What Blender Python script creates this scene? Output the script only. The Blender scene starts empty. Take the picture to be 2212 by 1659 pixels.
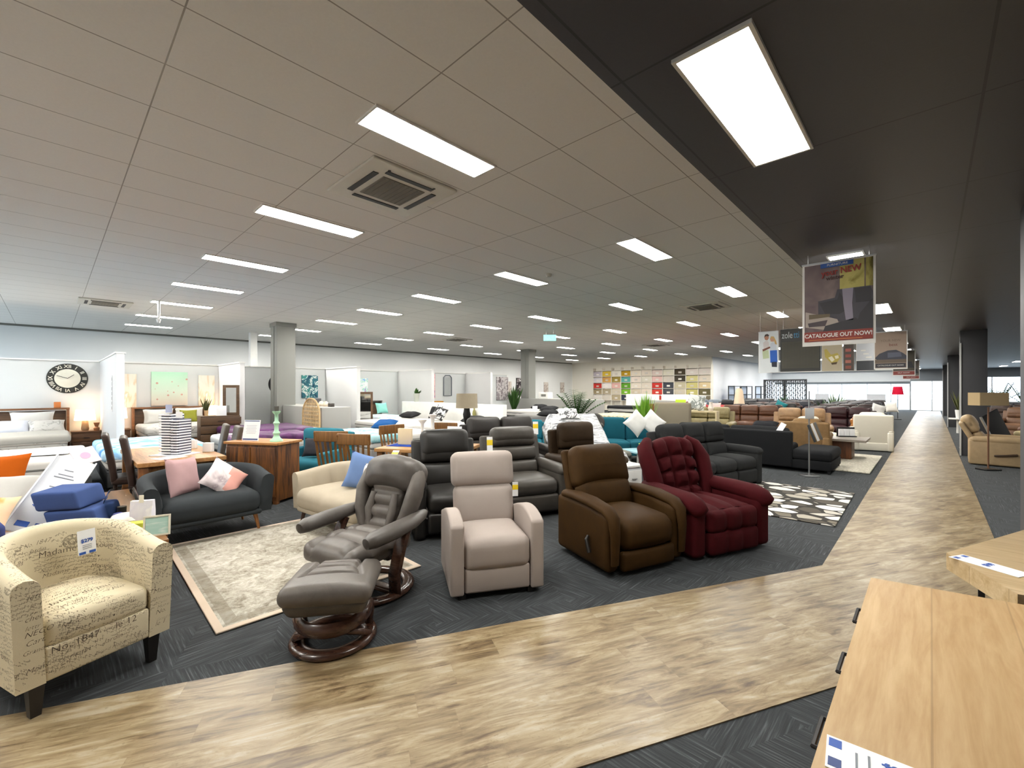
import bpy, math, random
from mathutils import Vector, Matrix, noise
RND = random.Random(11)
SC = bpy.context.scene
COL = SC.collection
PI = math.pi
def rad(a): return math.radians(a)
def RZ(a): return Matrix.Rotation(a, 4, 'Z')
def RX(a): return Matrix.Rotation(a, 4, 'X')
def RY(a): return Matrix.Rotation(a, 4, 'Y')
def T(x, y, z): return Matrix.Translation((x, y, z))

# ------------------------------------------------------------------ mesh builder
class MB:
    def __init__(s):
        s.V = []; s.F = []; s.MI = []; s.uvbox = False
    def add(s, vs, fs, mi=0, M=None):
        o = len(s.V)
        if M is not None: vs = [M @ Vector(v) for v in vs]
        s.V.extend(Vector(v) for v in vs)
        s.F.extend(tuple(i + o for i in f) for f in fs)
        s.MI.extend([mi] * len(fs))
        return s
    def box(s, c, size, r=0.0, M=None, mi=0, m=1, k=2, puff=None, fn=None):
        """box centred on c; r rounds its edges; puff=(x,y,z) swells its faces; fn bends it (local coordinates)"""
        h = [q * .5 for q in size]
        if r <= 0 and not fn and not puff:
            vs = [(x * h[0], y * h[1], z * h[2]) for x in (-1, 1) for y in (-1, 1) for z in (-1, 1)]
            fs = [(0, 1, 3, 2), (4, 6, 7, 5), (0, 4, 5, 1), (2, 3, 7, 6), (0, 2, 6, 4), (1, 5, 7, 3)]
            L = T(*c) if M is None else M @ T(*c)
            return s.add(vs, fs, mi, L)
        r = min(r, *[q * .999 for q in h])
        mm = m if isinstance(m, (tuple, list)) else (m, m, m)
        ax = []
        for a in range(3):
            core = h[a] - r
            mid = [-core + 2 * core * i / mm[a] for i in range(mm[a] + 1)]
            cor = [r * math.tan(PI / 4 * j / k) for j in range(1, k + 1)] if r > 0 else []
            ax.append([-core - q for q in reversed(cor)] + mid + [core + q for q in cor])
        n = [len(q) - 1 for q in ax]
        idx = {}; vs = []; fs = []
        def vert(i, j, l):
            key = (i, j, l)
            if key in idx: return idx[key]
            p = Vector((ax[0][i], ax[1][j], ax[2][l]))
            cr = Vector([max(-(h[a] - r), min(h[a] - r, p[a])) for a in range(3)])
            d = p - cr
            if d.length > 1e-9: p = cr + d.normalized() * r
            if puff:
                q = [1 - min(1, abs(p[a]) / h[a]) ** 2.2 for a in range(3)]
                p = Vector((p.x * (1 + puff[0] * q[1] * q[2] / h[0]), p.y * (1 + puff[1] * q[0] * q[2] / h[1]), p.z * (1 + puff[2] * q[0] * q[1] / h[2])))
            if fn: p = Vector(fn(p))
            idx[key] = len(vs); vs.append(p); return idx[key]
        for i in range(n[0]):
            for j in range(n[1]):
                fs.append((vert(i, j, 0), vert(i, j + 1, 0), vert(i + 1, j + 1, 0), vert(i + 1, j, 0)))
                fs.append((vert(i, j, n[2]), vert(i + 1, j, n[2]), vert(i + 1, j + 1, n[2]), vert(i, j + 1, n[2])))
        for i in range(n[0]):
            for l in range(n[2]):
                fs.append((vert(i, 0, l), vert(i + 1, 0, l), vert(i + 1, 0, l + 1), vert(i, 0, l + 1)))
                fs.append((vert(i, n[1], l), vert(i, n[1], l + 1), vert(i + 1, n[1], l + 1), vert(i + 1, n[1], l)))
        for j in range(n[1]):
            for l in range(n[2]):
                fs.append((vert(0, j, l), vert(0, j, l + 1), vert(0, j + 1, l + 1), vert(0, j + 1, l)))
                fs.append((vert(n[0], j, l), vert(n[0], j + 1, l), vert(n[0], j + 1, l + 1), vert(n[0], j, l + 1)))
        L = T(*c) if M is None else M @ T(*c)
        return s.add(vs, fs, mi, L)
    def lathe(s, prof, c=(0, 0, 0), n=20, M=None, mi=0, sx=1, sy=1, a0=0, a1=2 * PI):
        vs = []; fs = []; full = abs(a1 - a0 - 2 * PI) < 1e-6; N = n if full else n + 1
        for r, z in prof:
            for i in range(N):
                a = a0 + (a1 - a0) * i / n
                vs.append((r * math.cos(a) * sx, r * math.sin(a) * sy, z))
        for j in range(len(prof) - 1):
            for i in range(n):
                b = (i + 1) % N if full else i + 1
                fs.append((j * N + i, j * N + b, (j + 1) * N + b, (j + 1) * N + i))
        if full and tuple(prof[0]) != tuple(prof[-1]):
            if prof[0][0] > 1e-6 and not (prof[1][1] == prof[0][1] and prof[1][0] < prof[0][0]): fs.append(tuple(reversed(range(N))))
            if prof[-1][0] > 1e-6 and not (prof[-2][1] == prof[-1][1] and prof[-2][0] < prof[-1][0]): fs.append(tuple(range((len(prof) - 1) * N, len(prof) * N)))
        L = T(*c) if M is None else M @ T(*c)
        return s.add(vs, fs, mi, L)
    def cyl(s, p0, p1, r0, r1=None, n=12, M=None, mi=0):
        p0 = Vector(p0); p1 = Vector(p1); d = p1 - p0
        q = d.to_track_quat('Z', 'Y').to_matrix().to_4x4(); q.translation = p0
        r1 = r0 if r1 is None else r1
        L = q if M is None else M @ q
        return s.lathe([(r0, 0), (r1, d.length)], n=n, M=L, mi=mi)
    def sweep(s, loops, M=None, mi=0, cap=True, closed=False):
        """loops: lists of points, one closed ring each, joined in turn"""
        n = len(loops[0]); vs = [p for l in loops for p in l]; fs = []
        K = len(loops)
        for j in range(K if closed else K - 1):
            j2 = (j + 1) % K
            for i in range(n):
                b = (i + 1) % n
                fs.append((j * n + i, j * n + b, j2 * n + b, j2 * n + i))
        if cap and not closed:
            fs.append(tuple(reversed(range(n)))); fs.append(tuple(range((K - 1) * n, K * n)))
        return s.add(vs, fs, mi, M)
    def tube(s, pts, r, n=8, M=None, mi=0, cap=True, closed=False):
        pts = [Vector(p) for p in pts]; loops = []; up = Vector((0, 0, 1)); K = len(pts)
        D = []
        for i in range(K):
            if closed: d = pts[(i + 1) % K] - pts[i - 1]
            else: d = pts[min(i + 1, K - 1)] - pts[max(i - 1, 0)]
            D.append(d.normalized())
        k0 = min(range(K), key=lambda i: abs(D[i].z)); A = [None] * K
        A[k0] = D[k0].cross(up if abs(D[k0].z) < .95 else Vector((0, 1, 0))).normalized()
        for i in range(k0 + 1, K): A[i] = (A[i - 1] - D[i] * A[i - 1].dot(D[i])).normalized()
        for i in range(k0 - 1, -1, -1): A[i] = (A[i + 1] - D[i] * A[i + 1].dot(D[i])).normalized()
        for i, p in enumerate(pts):
            d = D[i]; a = A[i]; b = a.cross(d).normalized()
            rr = r[i] if isinstance(r, (list, tuple)) else r
            ry = rr if not isinstance(rr, (list, tuple)) else None
            ra, rb = (rr, rr) if ry is not None else rr
            loops.append([p + a * (ra * math.cos(2 * PI * k / n)) + b * (rb * math.sin(2 * PI * k / n)) for k in range(n)])
        return s.sweep(loops, M, mi, cap, closed)
    def prism(s, poly, t, M=None, mi=0, axis='y'):
        """poly in (x,z) thickened along y by t (axis y), or in (x,y) thickened along z (axis z)"""
        n = len(poly); h = t / 2
        if axis == 'y': vs = [(x, -h, z) for x, z in poly] + [(x, h, z) for x, z in poly]
        elif axis == 'x': vs = [(-h, y, z) for y, z in poly] + [(h, y, z) for y, z in poly]
        else: vs = [(x, y, -h) for x, y in poly] + [(x, y, h) for x, y in poly]
        fs = [tuple(reversed(range(n))), tuple(range(n, 2 * n))]
        for i in range(n):
            b = (i + 1) % n; fs.append((i, b, n + b, n + i))
        return s.add(vs, fs, mi, M)
    def sheet(s, f, nu, nv, M=None, mi=0, t=0):
        vs = [f(i / nu, j / nv) for j in range(nv + 1) for i in range(nu + 1)]
        fs = [(j * (nu + 1) + i, j * (nu + 1) + i + 1, (j + 1) * (nu + 1) + i + 1, (j + 1) * (nu + 1) + i) for j in range(nv) for i in range(nu)]
        if t:
            o = len(vs); vs2 = [Vector(v) - Vector((0, 0, t)) for v in vs]; vs = vs + vs2
            fs = fs + [tuple(reversed([q + o for q in ff])) for ff in fs]
            W = nu + 1
            ring = [i for i in range(nu + 1)] + [j * W + nu for j in range(1, nv + 1)] + [nv * W + i for i in range(nu - 1, -1, -1)] + [j * W for j in range(nv - 1, 0, -1)]
            for a in range(len(ring)):
                p, q = ring[a], ring[(a + 1) % len(ring)]; fs.append((q, p, p + o, q + o))
        return s.add(vs, fs, mi, M)
    def build(s, name, mat, parent=None, loc=None, rz=0, sharp=35, uv=False):
        me = bpy.data.meshes.new(name)
        me.from_pydata([tuple(v) for v in s.V], [], s.F)
        mats = mat if isinstance(mat, (list, tuple)) else [mat]
        for m in mats: me.materials.append(m)
        if len(mats) > 1: me.polygons.foreach_set('material_index', s.MI)
        me.validate(); me.shade_smooth()
        me.set_sharp_from_angle(angle=rad(sharp))
        if uv:
            L = me.uv_layers.new(name='box')
            for p in me.polygons:
                n = p.normal; a = max(range(3), key=lambda q: abs(n[q]) * (1.05 if q == 1 else 1))
                for li in p.loop_indices:
                    v = me.vertices[me.loops[li].vertex_index].co
                    L.data[li].uv = (v.y + .37, v.z) if a == 0 else ((v.x, v.z) if a == 1 else (v.x + .1, v.y + .53))
        me.update()
        o = bpy.data.objects.new(name, me); COL.objects.link(o)
        if parent is not None: o.parent = parent
        if loc is not None: o.location = loc
        if rz: o.rotation_euler.z = rz
        return o

def tag(o, label, cat, group=None):
    o['label'] = label; o['category'] = cat
    if group: o['group'] = group
    return o
def thing(name, label, cat, loc=(0, 0, 0), rz=0, group=None):
    o = bpy.data.objects.new(name, None); COL.objects.link(o); o.empty_display_size = .1
    o.location = loc; o.rotation_euler.z = rz
    return tag(o, label, cat, group)
def one(name, mb, mat, label, cat, loc=(0, 0, 0), rz=0, group=None, sharp=35, uv=False, rot=None):
    o = mb.build(name, mat, None, loc, rz, sharp, uv)
    if rot: o.rotation_euler = rot
    return tag(o, label, cat, group)
def struct(name, mb, mat, parent=None, sharp=35):
    o = mb.build(name, mat, parent, sharp=sharp)
    if parent is None: o['kind'] = 'structure'
    return o
def dup(root, label, loc, rz=None, group=None):
    r = root.copy(); COL.objects.link(r); r.location = loc; r['label'] = label
    if rz is not None: r.rotation_euler.z = rz
    if group: r['group'] = group
    for ch in list(root.children):
        c = ch.copy(); COL.objects.link(c); c.parent = r
        for g in list(ch.children):
            d = g.copy(); COL.objects.link(d); d.parent = c
    return r
def text(body, size, mat, parent, M, name='lettering', extrude=.0006, align='CENTER', sx=1.0, bold=0.0):
    cu = bpy.data.curves.new(name, 'FONT'); cu.body = body; cu.size = size; cu.align_x = align; cu.align_y = 'CENTER'
    cu.extrude = extrude; cu.offset = bold; cu.resolution_u = 3; cu.materials.append(mat)
    o = bpy.data.objects.new(name, cu); COL.objects.link(o); o.parent = parent
    o.matrix_local = M @ Matrix.Diagonal((sx, 1, 1, 1)); return o
UP = Matrix.Rotation(PI / 2, 4, 'X')          # a text's plane turned upright, reading from -Y

# ------------------------------------------------------------------ materials
def lin(c):
    return tuple((x / 12.92 if x <= .04045 else ((x + .055) / 1.055) ** 2.4) for x in c)
def hexc(h):
    h = h.lstrip('#'); return lin(tuple(int(h[i:i + 2], 16) / 255 for i in (0, 2, 4)))
class NT:
    def __init__(s, name):
        s.m = bpy.data.materials.new(name); s.m.use_nodes = True
        s.t = s.m.node_tree; s.b = s.t.nodes['Principled BSDF']
    def n(s, typ, **kw):
        o = s.t.nodes.new(typ)
        for k, v in kw.items(): setattr(o, k, v)
        return o
    def l(s, a, b): s.t.links.new(a, b)
    def val(s, node, i, v):
        if hasattr(v, 'is_output'): s.l(v, node.inputs[i])
        else: node.inputs[i].default_value = v
    def math(s, op, a, b=0.0, c=None):
        o = s.n('ShaderNodeMath', operation=op); s.val(o, 0, a); s.val(o, 1, b)
        if c is not None: s.val(o, 2, c)
        return o.outputs[0]
    def mix(s, f, a, b):
        o = s.n('ShaderNodeMix', data_type='RGBA'); s.val(o, 0, f)
        for i, v in ((6, a), (7, b)):
            if hasattr(v, 'is_output'): s.l(v, o.inputs[i])
            else: o.inputs[i].default_value = (*v, 1)
        return o.outputs[2]
    def coord(s, which='Object', scale=(1, 1, 1), rot=(0, 0, 0), loc=(0, 0, 0)):
        c = s.n('ShaderNodeTexCoord'); m = s.n('ShaderNodeMapping')
        m.inputs['Scale'].default_value = scale; m.inputs['Rotation'].default_value = rot; m.inputs['Location'].default_value = loc
        s.l(c.outputs[which], m.inputs[0]); return m.outputs[0]
    def noise(s, vec, scale=5, detail=3, rough=.5, dist=0):
        o = s.n('ShaderNodeTexNoise'); s.l(vec, o.inputs['Vector'])
        o.inputs['Scale'].default_value = scale; o.inputs['Detail'].default_value = detail
        o.inputs['Roughness'].default_value = rough; o.inputs['Distortion'].default_value = dist
        return o.outputs['Fac']
    def ramp(s, f, stops, interp='LINEAR'):
        o = s.n('ShaderNodeValToRGB'); s.l(f, o.inputs[0]); cr = o.color_ramp; cr.interpolation = interp
        while len(cr.elements) < len(stops): cr.elements.new(.5)
        for e, (p, c) in zip(cr.elements, stops): e.position = p; e.color = (*c, 1)
        return o.outputs[0]
    def base(s, c):
        if hasattr(c, 'is_output'): s.l(c, s.b.inputs['Base Color'])
        else: s.b.inputs['Base Color'].default_value = (*c, 1)
    def bump(s, h, strength=.3, dist=.01):
        o = s.n('ShaderNodeBump'); o.inputs['Strength'].default_value = strength; o.inputs['Distance'].default_value = dist
        s.l(h, o.inputs['Height']); s.l(o.outputs[0], s.b.inputs['Normal'])
    def rough(s, r):
        if hasattr(r, 'is_output'): s.l(r, s.b.inputs['Roughness'])
        else: s.b.inputs['Roughness'].default_value = r
CACHE = {}
def sc(c, k): return tuple(min(1, x * k) for x in c)
def plain(h, rough=.5, metal=0, spec=.5):
    key = ('p', h, rough, metal)
    if key in CACHE: return CACHE[key]
    t = NT('plain_' + h); c = hexc(h)
    v = t.noise(t.coord(scale=(1, 1, 1)), 6, 2)
    t.base(t.mix(v, sc(c, .94), sc(c, 1.05))); t.rough(rough)
    t.b.inputs['Metallic'].default_value = metal
    CACHE[key] = t.m; return t.m
def fabric(h, var=.16, scale=9, bump=.25, weave=420, rough=.9, sheen=0.0):
    key = ('f', h, var, scale, bump, weave, sheen)
    if key in CACHE: return CACHE[key]
    t = NT('fabric_' + h); c = hexc(h); co = t.coord()
    a = t.noise(co, scale, 4, .6); w = t.noise(co, weave, 1)
    col = t.mix(a, sc(c, 1 - var), sc(c, 1 + var))
    t.base(t.mix(t.math('MULTIPLY', w, .25), col, sc(c, .55))); t.rough(rough)
    t.b.inputs['Sheen Weight'].default_value = sheen; t.b.inputs['Specular IOR Level'].default_value = .15
    t.bump(w, bump, .002); CACHE[key] = t.m; return t.m
def leather(h, rough=.42, var=.25, scale=7, bump=.15):
    key = ('l', h, rough, var, scale)
    if key in CACHE: return CACHE[key]
    t = NT('leather_' + h); c = hexc(h); co = t.coord()
    a = t.noise(co, scale, 5, .65, .4)
    g = t.n('ShaderNodeTexVoronoi'); g.inputs['Scale'].default_value = 260; t.l(co, g.inputs['Vector'])
    t.base(t.mix(t.ramp(a, [(.3, (0, 0, 0)), (.7, (1, 1, 1))]), sc(c, 1 - var), sc(c, 1 + var)))
    t.rough(t.math('ADD', rough - .06, t.math('MULTIPLY', a, .15)))
    t.b.inputs['Specular IOR Level'].default_value = .38 if rough < .5 else .12
    t.bump(g.outputs[0], bump, .0015); CACHE[key] = t.m; return t.m
def wood(h1, h2, axis='x', scale=1.0, rough=.45, plank=0.0, contrast=(.35, .68)):
    key = ('w', h1, h2, axis, scale, rough, plank)
    if key in CACHE: return CACHE[key]
    t = NT('wood_' + h1); a, b = hexc(h1), hexc(h2)
    st = {'x': (1, 11, 11), 'y': (11, 1, 11), 'z': (11, 11, 1)}[axis]
    co = t.coord(scale=tuple(q * scale for q in st))
    n1 = t.noise(co, 2.2, 6, .62, .7); n2 = t.noise(co, 9, 3, .5)
    f = t.math('ADD', t.math('MULTIPLY', n1, .75), t.math('MULTIPLY', n2, .25))
    col = t.ramp(f, [(contrast[0], b), (contrast[1], a)])
    if plank:
        c2 = t.coord(); sp = t.n('ShaderNodeSeparateXYZ'); t.l(c2, sp.inputs[0])
        o = {'x': 1, 'y': 0, 'z': 0}[axis]
        ii = t.math('FLOOR', t.math('DIVIDE', sp.outputs[o], plank))
        wn = t.n('ShaderNodeTexWhiteNoise', noise_dimensions='1D'); t.l(ii, wn.inputs['W'])
        fr = t.math('FRACT', t.math('DIVIDE', sp.outputs[o], plank))
        col = t.mix(t.math('MULTIPLY', wn.outputs[0], .35), col, sc(b, .8))
        col = t.mix(t.math('MULTIPLY', t.math('LESS_THAN', fr, .022), .35), col, sc(b, .45))
    t.base(col); t.rough(rough); t.bump(f, .12, .003)
    CACHE[key] = t.m; return t.m
def emit(h, strength, name='lamp_glow'):
    key = ('e', h, strength)
    if key in CACHE: return CACHE[key]
    t = NT(name); c = hexc(h); t.base(c)
    t.b.inputs['Emission Color'].default_value = (*c, 1); t.b.inputs['Emission Strength'].default_value = strength
    CACHE[key] = t.m; return t.m
def glass(h='f4f8f6', rough=.02, name='clear_glass'):
    key = ('g', h, rough)
    if key in CACHE: return CACHE[key]
    t = NT(name); t.base(hexc(h)); t.rough(rough)
    t.b.inputs['Transmission Weight'].default_value = 1; t.b.inputs['IOR'].default_value = 1.15
    CACHE[key] = t.m; return t.m
def thin_glass():
    key = 'thin'
    if key in CACHE: return CACHE[key]
    t = NT('window_glass'); tr = t.n('ShaderNodeBsdfTransparent'); tr.inputs[0].default_value = (.95, .98, 1, 1)
    gl = t.n('ShaderNodeBsdfGlossy'); gl.inputs['Roughness'].default_value = .02
    mx = t.n('ShaderNodeMixShader'); mx.inputs[0].default_value = .07; t.l(tr.outputs[0], mx.inputs[1]); t.l(gl.outputs[0], mx.inputs[2])
    t.l(mx.outputs[0], t.t.nodes['Material Output'].inputs[0]); CACHE[key] = t.m; return t.m
def patterned(stops, scale=6, vec=(1, 1, 1), kind='noise', rough=.85, detail=4, dist=.6, seed=0, interp='CONSTANT'):
    key = ('pt', tuple(stops), scale, vec, kind, seed, interp)
    if key in CACHE: return CACHE[key]
    t = NT('print_pattern'); co = t.coord(scale=vec, loc=(seed * 3.7, seed * 1.3, seed * 2.1))
    if kind == 'noise': f = t.noise(co, scale, detail, .55, dist)
    else:
        g = t.n('ShaderNodeTexVoronoi'); g.inputs['Scale'].default_value = scale; t.l(co, g.inputs['Vector'])
        sp = t.n('ShaderNodeSeparateColor'); t.l(g.outputs['Color'], sp.inputs[0]); f = sp.outputs[0]
    t.base(t.ramp(f, [(p, hexc(c)) for p, c in stops], interp)); t.rough(rough)
    CACHE[key] = t.m; return t.m
BLACK = plain('141416', .5); WHITE = plain('f1f0ec', .5); STEEL = plain('b9babc', .28, .9); DARKMETAL = plain('1b1a1a', .4, .4)
CARD = plain('f4f5f6', .55); BLUEINK = plain('2a55a8', .5); YELLOW = plain('f1d21f', .5); GREYINK = plain('7a7f88', .6)
# ------------------------------------------------------------------ camera (eye height 1.6 m, aisle runs along +Y)
cam = bpy.data.cameras.new('camera'); cam.sensor_width = 36; cam.lens = 36 * 950 / 2212; cam.shift_y = 10.5 / 2212
co_ = bpy.data.objects.new('camera', cam); COL.objects.link(co_); co_.location = (0, 0, 1.6)
co_.rotation_euler = (PI / 2, 0, rad(43.6)); cam.clip_start = .05; cam.clip_end = 300
SC.camera = co_
vs = SC.view_settings
SC.display_settings.display_device = 'sRGB'; vs.view_transform = 'Standard'; vs.look = 'None'; vs.gamma = 1; vs.exposure = 0.12; vs.use_curve_mapping = False
SC.cycles.use_denoising = True; SC.cycles.max_bounces = 8; SC.cycles.diffuse_bounces = 5; SC.cycles.glossy_bounces = 3; SC.cycles.transmission_bounces = 6
SC.cycles.sample_clamp_indirect = 6; SC.cycles.caustics_reflective = False; SC.cycles.caustics_refractive = False
SC.cycles.use_light_tree = True
HW, HD = 3.65, 3.0                   # white and dark ceiling heights
XL, XB, XR = -20.9, -1.08, 8.0       # side wall, edge between the ceilings, other side wall
YF, YN = 44.0, -2.6
# daylight beyond the shop front
w = bpy.data.worlds.new('daylight'); SC.world = w; w.use_nodes = True
wt = w.node_tree; bg = wt.nodes['Background']
bg.inputs['Color'].default_value = (.80, .90, 1, 1); bg.inputs['Strength'].default_value = 5.0

# ------------------------------------------------------------------ materials of the shell
def carpet():
    t = NT('charcoal_carpet_tiles'); c = t.coord(rot=(0, 0, rad(27)))
    sp = t.n('ShaderNodeSeparateXYZ'); t.l(c, sp.inputs[0])
    ix = t.math('FLOOR', t.math('DIVIDE', sp.outputs[0], .5)); iy = t.math('FLOOR', t.math('DIVIDE', sp.outputs[1], .5))
    par = t.math('MODULO', t.math('ABSOLUTE', t.math('ADD', ix, iy)), 2)
    a = t.noise(t.coord(scale=(2.2, 60, 1), rot=(0, 0, rad(27))), 1.5, 3, .6, .05); b = t.noise(t.coord(scale=(60, 2.2, 1), rot=(0, 0, rad(27))), 1.5, 3, .6, .05)
    m = t.n('ShaderNodeMix', data_type='FLOAT'); t.l(par, m.inputs[0]); t.l(a, m.inputs[2]); t.l(b, m.inputs[3])
    f = m.outputs[0]; fine = t.noise(t.coord(), 300, 1)
    col = t.ramp(f, [(.36, hexc('25282b')), (.54, hexc('34383b')), (.64, hexc('4a4e51')), (.78, hexc('6a6d6e'))])
    t.base(t.mix(t.math('MULTIPLY', fine, .35), col, hexc('202325'))); t.rough(.95); t.bump(fine, .4, .004); return t.m
def vinyl():
    A = rad(62.7)
    t = NT('timber_look_vinyl'); c = t.coord(rot=(0, 0, -A)); sp = t.n('ShaderNodeSeparateXYZ'); t.l(c, sp.inputs[0])
    row = t.math('FLOOR', t.math('DIVIDE', sp.outputs[1], .18))
    wn = t.n('ShaderNodeTexWhiteNoise', noise_dimensions='1D'); t.l(row, wn.inputs['W'])
    lx = t.math('ADD', t.math('DIVIDE', sp.outputs[0], 1.22), t.math('MULTIPLY', wn.outputs[0], 7))
    col_i = t.math('FLOOR', lx)
    w2 = t.n('ShaderNodeTexWhiteNoise', noise_dimensions='2D'); cb = t.n('ShaderNodeCombineXYZ'); t.l(row, cb.inputs[0]); t.l(col_i, cb.inputs[1]); t.l(cb.outputs[0], w2.inputs['Vector'])
    off = t.n('ShaderNodeVectorMath', operation='MULTIPLY_ADD'); t.l(w2.outputs['Color'], off.inputs[0]); off.inputs[1].default_value = (9, 9, 9); t.l(c, off.inputs[2])
    st = t.n('ShaderNodeMapping'); st.inputs['Scale'].default_value = (1.0, 4.6, 1); t.l(off.outputs[0], st.inputs[0])
    n1 = t.noise(st.outputs[0], 2.1, 8, .68, 1.1)
    st2 = t.n('ShaderNodeMapping'); st2.inputs['Scale'].default_value = (2.0, 22, 1); t.l(off.outputs[0], st2.inputs[0])
    n2 = t.noise(st2.outputs[0], 2.0, 5, .6, .4)
    f = t.math('ADD', t.math('MULTIPLY', n1, .68), t.math('ADD', t.math('MULTIPLY', n2, .27), t.math('MULTIPLY', w2.outputs[0], .05)))
    big = t.noise(c, 1.7, 3, .6, .5)
    f = t.math('ADD', t.math('MULTIPLY', f, .8), t.math('MULTIPLY', big, .2))
    col = t.ramp(f, [(.33, hexc('3f2f1e')), (.40, hexc('5c4931')), (.46, hexc('7d6a4d')), (.53, hexc('978668')), (.60, hexc('a99d88'))])
    pa = t.n('ShaderNodeMapping'); pa.inputs['Scale'].default_value = (.9, 3.2, 1); t.l(off.outputs[0], pa.inputs[0])
    pn = t.noise(pa.outputs[0], 1.9, 4, .6, .8)
    col = t.mix(t.math('MULTIPLY', t.ramp(pn, [(.50, (0, 0, 0)), (.66, (1, 1, 1))]), .55), col, t.ramp(n2, [(.35, hexc('493722')), (.65, hexc('84704f'))]))
    sp_ = t.noise(off.outputs[0], 38, 3, .7); col = t.mix(t.math('MULTIPLY', t.math('GREATER_THAN', sp_, .63), .28), col, hexc('66543a'))
    gap = t.math('LESS_THAN', t.math('FRACT', t.math('DIVIDE', sp.outputs[1], .18)), .012)
    gap2 = t.math('LESS_THAN', t.math('FRACT', lx), .003)
    col = t.mix(t.math('MULTIPLY', t.math('MAXIMUM', gap, gap2), .18), col, hexc('6b573f'))
    t.base(col); t.rough(t.math('ADD', .27, t.math('MULTIPLY', n2, .2))); t.bump(n2, .06, .002); return t.m
def tiles(hex_, line, sx, sy, ox, oy, wd, rough=.9, var=.05):
    t = NT('ceiling_tiles'); c = t.coord(); sp = t.n('ShaderNodeSeparateXYZ'); t.l(c, sp.inputs[0])
    g = None
    for o, (p, off) in enumerate(((sx, ox), (sy, oy))):
        fr = t.math('FRACT', t.math('DIVIDE', t.math('SUBTRACT', sp.outputs[o], off - 200 * p - wd / 2), p))
        q = t.math('LESS_THAN', fr, wd / p); g = q if g is None else t.math('MAXIMUM', g, q)
    n = t.noise(t.coord(), 55, 4, .7); cc = hexc(hex_)
    n2 = t.noise(t.coord(), 1.3, 2)
    col = t.mix(n, sc(cc, 1 - var), sc(cc, 1 + var)); col = t.mix(t.math('MULTIPLY', n2, .12), col, sc(cc, .8))
    t.base(t.mix(g, col, hexc(line))); t.rough(rough); t.bump(n, .15, .003); return t.m
def paint(h, rough=.75):
    t = NT('wall_paint_' + h); c = hexc(h); n = t.noise(t.coord(), 1.1, 3); t.base(t.mix(n, sc(c, .96), sc(c, 1.03))); t.rough(rough)
    t.bump(t.noise(t.coord(), 180, 2), .05, .002); return t.m
M_carpet, M_vinyl = carpet(), vinyl()
M_ctile = tiles('efece6', 'a39d94', .6, 1.25, -2.90, .5, .009)
M_dtile = tiles('46464c', '2b2b2f', 1.2, 1.24, .18, 1.80, .012, .42, .08)
M_wall = paint('f0f1f0'); M_wallfar = paint('f8f2e6'); M_wallside = paint('f0f3f8'); M_part = paint('d8d8d8'); M_half = paint('a3a29e'); M_col = paint('83837f'); M_dcol = paint('35363a', .6)
M_bulk = paint('e9eef3')

# ------------------------------------------------------------------ floor, ceilings, walls
b = MB(); b.box((( XL + XR) / 2, (YF + YN) / 2, -.1), (XR - XL + .4, YF - YN + .4, .2)); struct('floor', b, M_carpet)
def wk(): # the timber-look path: a straight aisle and a band crossing it on the slant
    b = MB(); d = Vector((.459, .889)); a = Vector((-.71, 4.81)); low = Vector((-.37, 2.90))
    p0 = a - d * 12.1; p1 = low - d * 10.0; j = low + d * ((.49 - low.x) / d.x)
    poly = [(-.71, YF - .02), tuple(a), tuple(p0), tuple(p1), tuple(j), (.49, YF - .02)]
    b.prism(list(reversed(poly)), .006, M=T(0, 0, .004), axis='z'); return b
struct('floor_walkway', wk(), M_vinyl)
b = MB(); b.box(((XL + XB) / 2, (YF + YN) / 2, HW + .05), (XB - XL, YF - YN, .1)); struct('ceiling_white', b, M_ctile)
b = MB(); b.box(((XB + XR) / 2, (YF + YN) / 2, HD + .375), (XR - XB, YF - YN, .75)); struct('ceiling_dark', b, M_dtile)
b = MB(); b.box((XL - .1, (YF + YN) / 2, HW / 2), (.2, YF - YN, HW + .1)); struct('wall_beds', b, M_wall)
b = MB(); b.box((XR + .1, (YF + YN) / 2, HW / 2), (.2, YF - YN, HW + .1)); struct('wall_opposite', b, M_part)
b = MB(); b.box(((XR - 12.5) / 2, YN - .1, HW / 2), (XR + 12.5, .2, HW)); struct('wall_behind', b, M_part)
b = MB(); b.box(((XL - 12.5) / 2, YN - .1, 3.4), (-12.5 - XL, .2, .6)); struct('wall_over_glazing', b, M_part)
b = MB(); b.box(((XL - 10.1) / 2, 29.1, HW / 2), (-10.1 - XL, .2, HW)); struct('wall_linen', b, M_wallfar)
b = MB(); b.box((-10.2, 36.6, HW / 2), (.2, 14.8, HW)); struct('wall_daylit', b, M_wallside)
# skirting of the bed wall
b = MB(); b.box((XL + .01, 11.5, .05), (.02, 34.8, .1)); struct('baseboard_beds', b, WHITE)
b = MB(); b.box((XL + .02, 11.5, HW - .03), (.04, 34.8, .06)); struct('trim_1', b, plain('77766f', .7))
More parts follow.
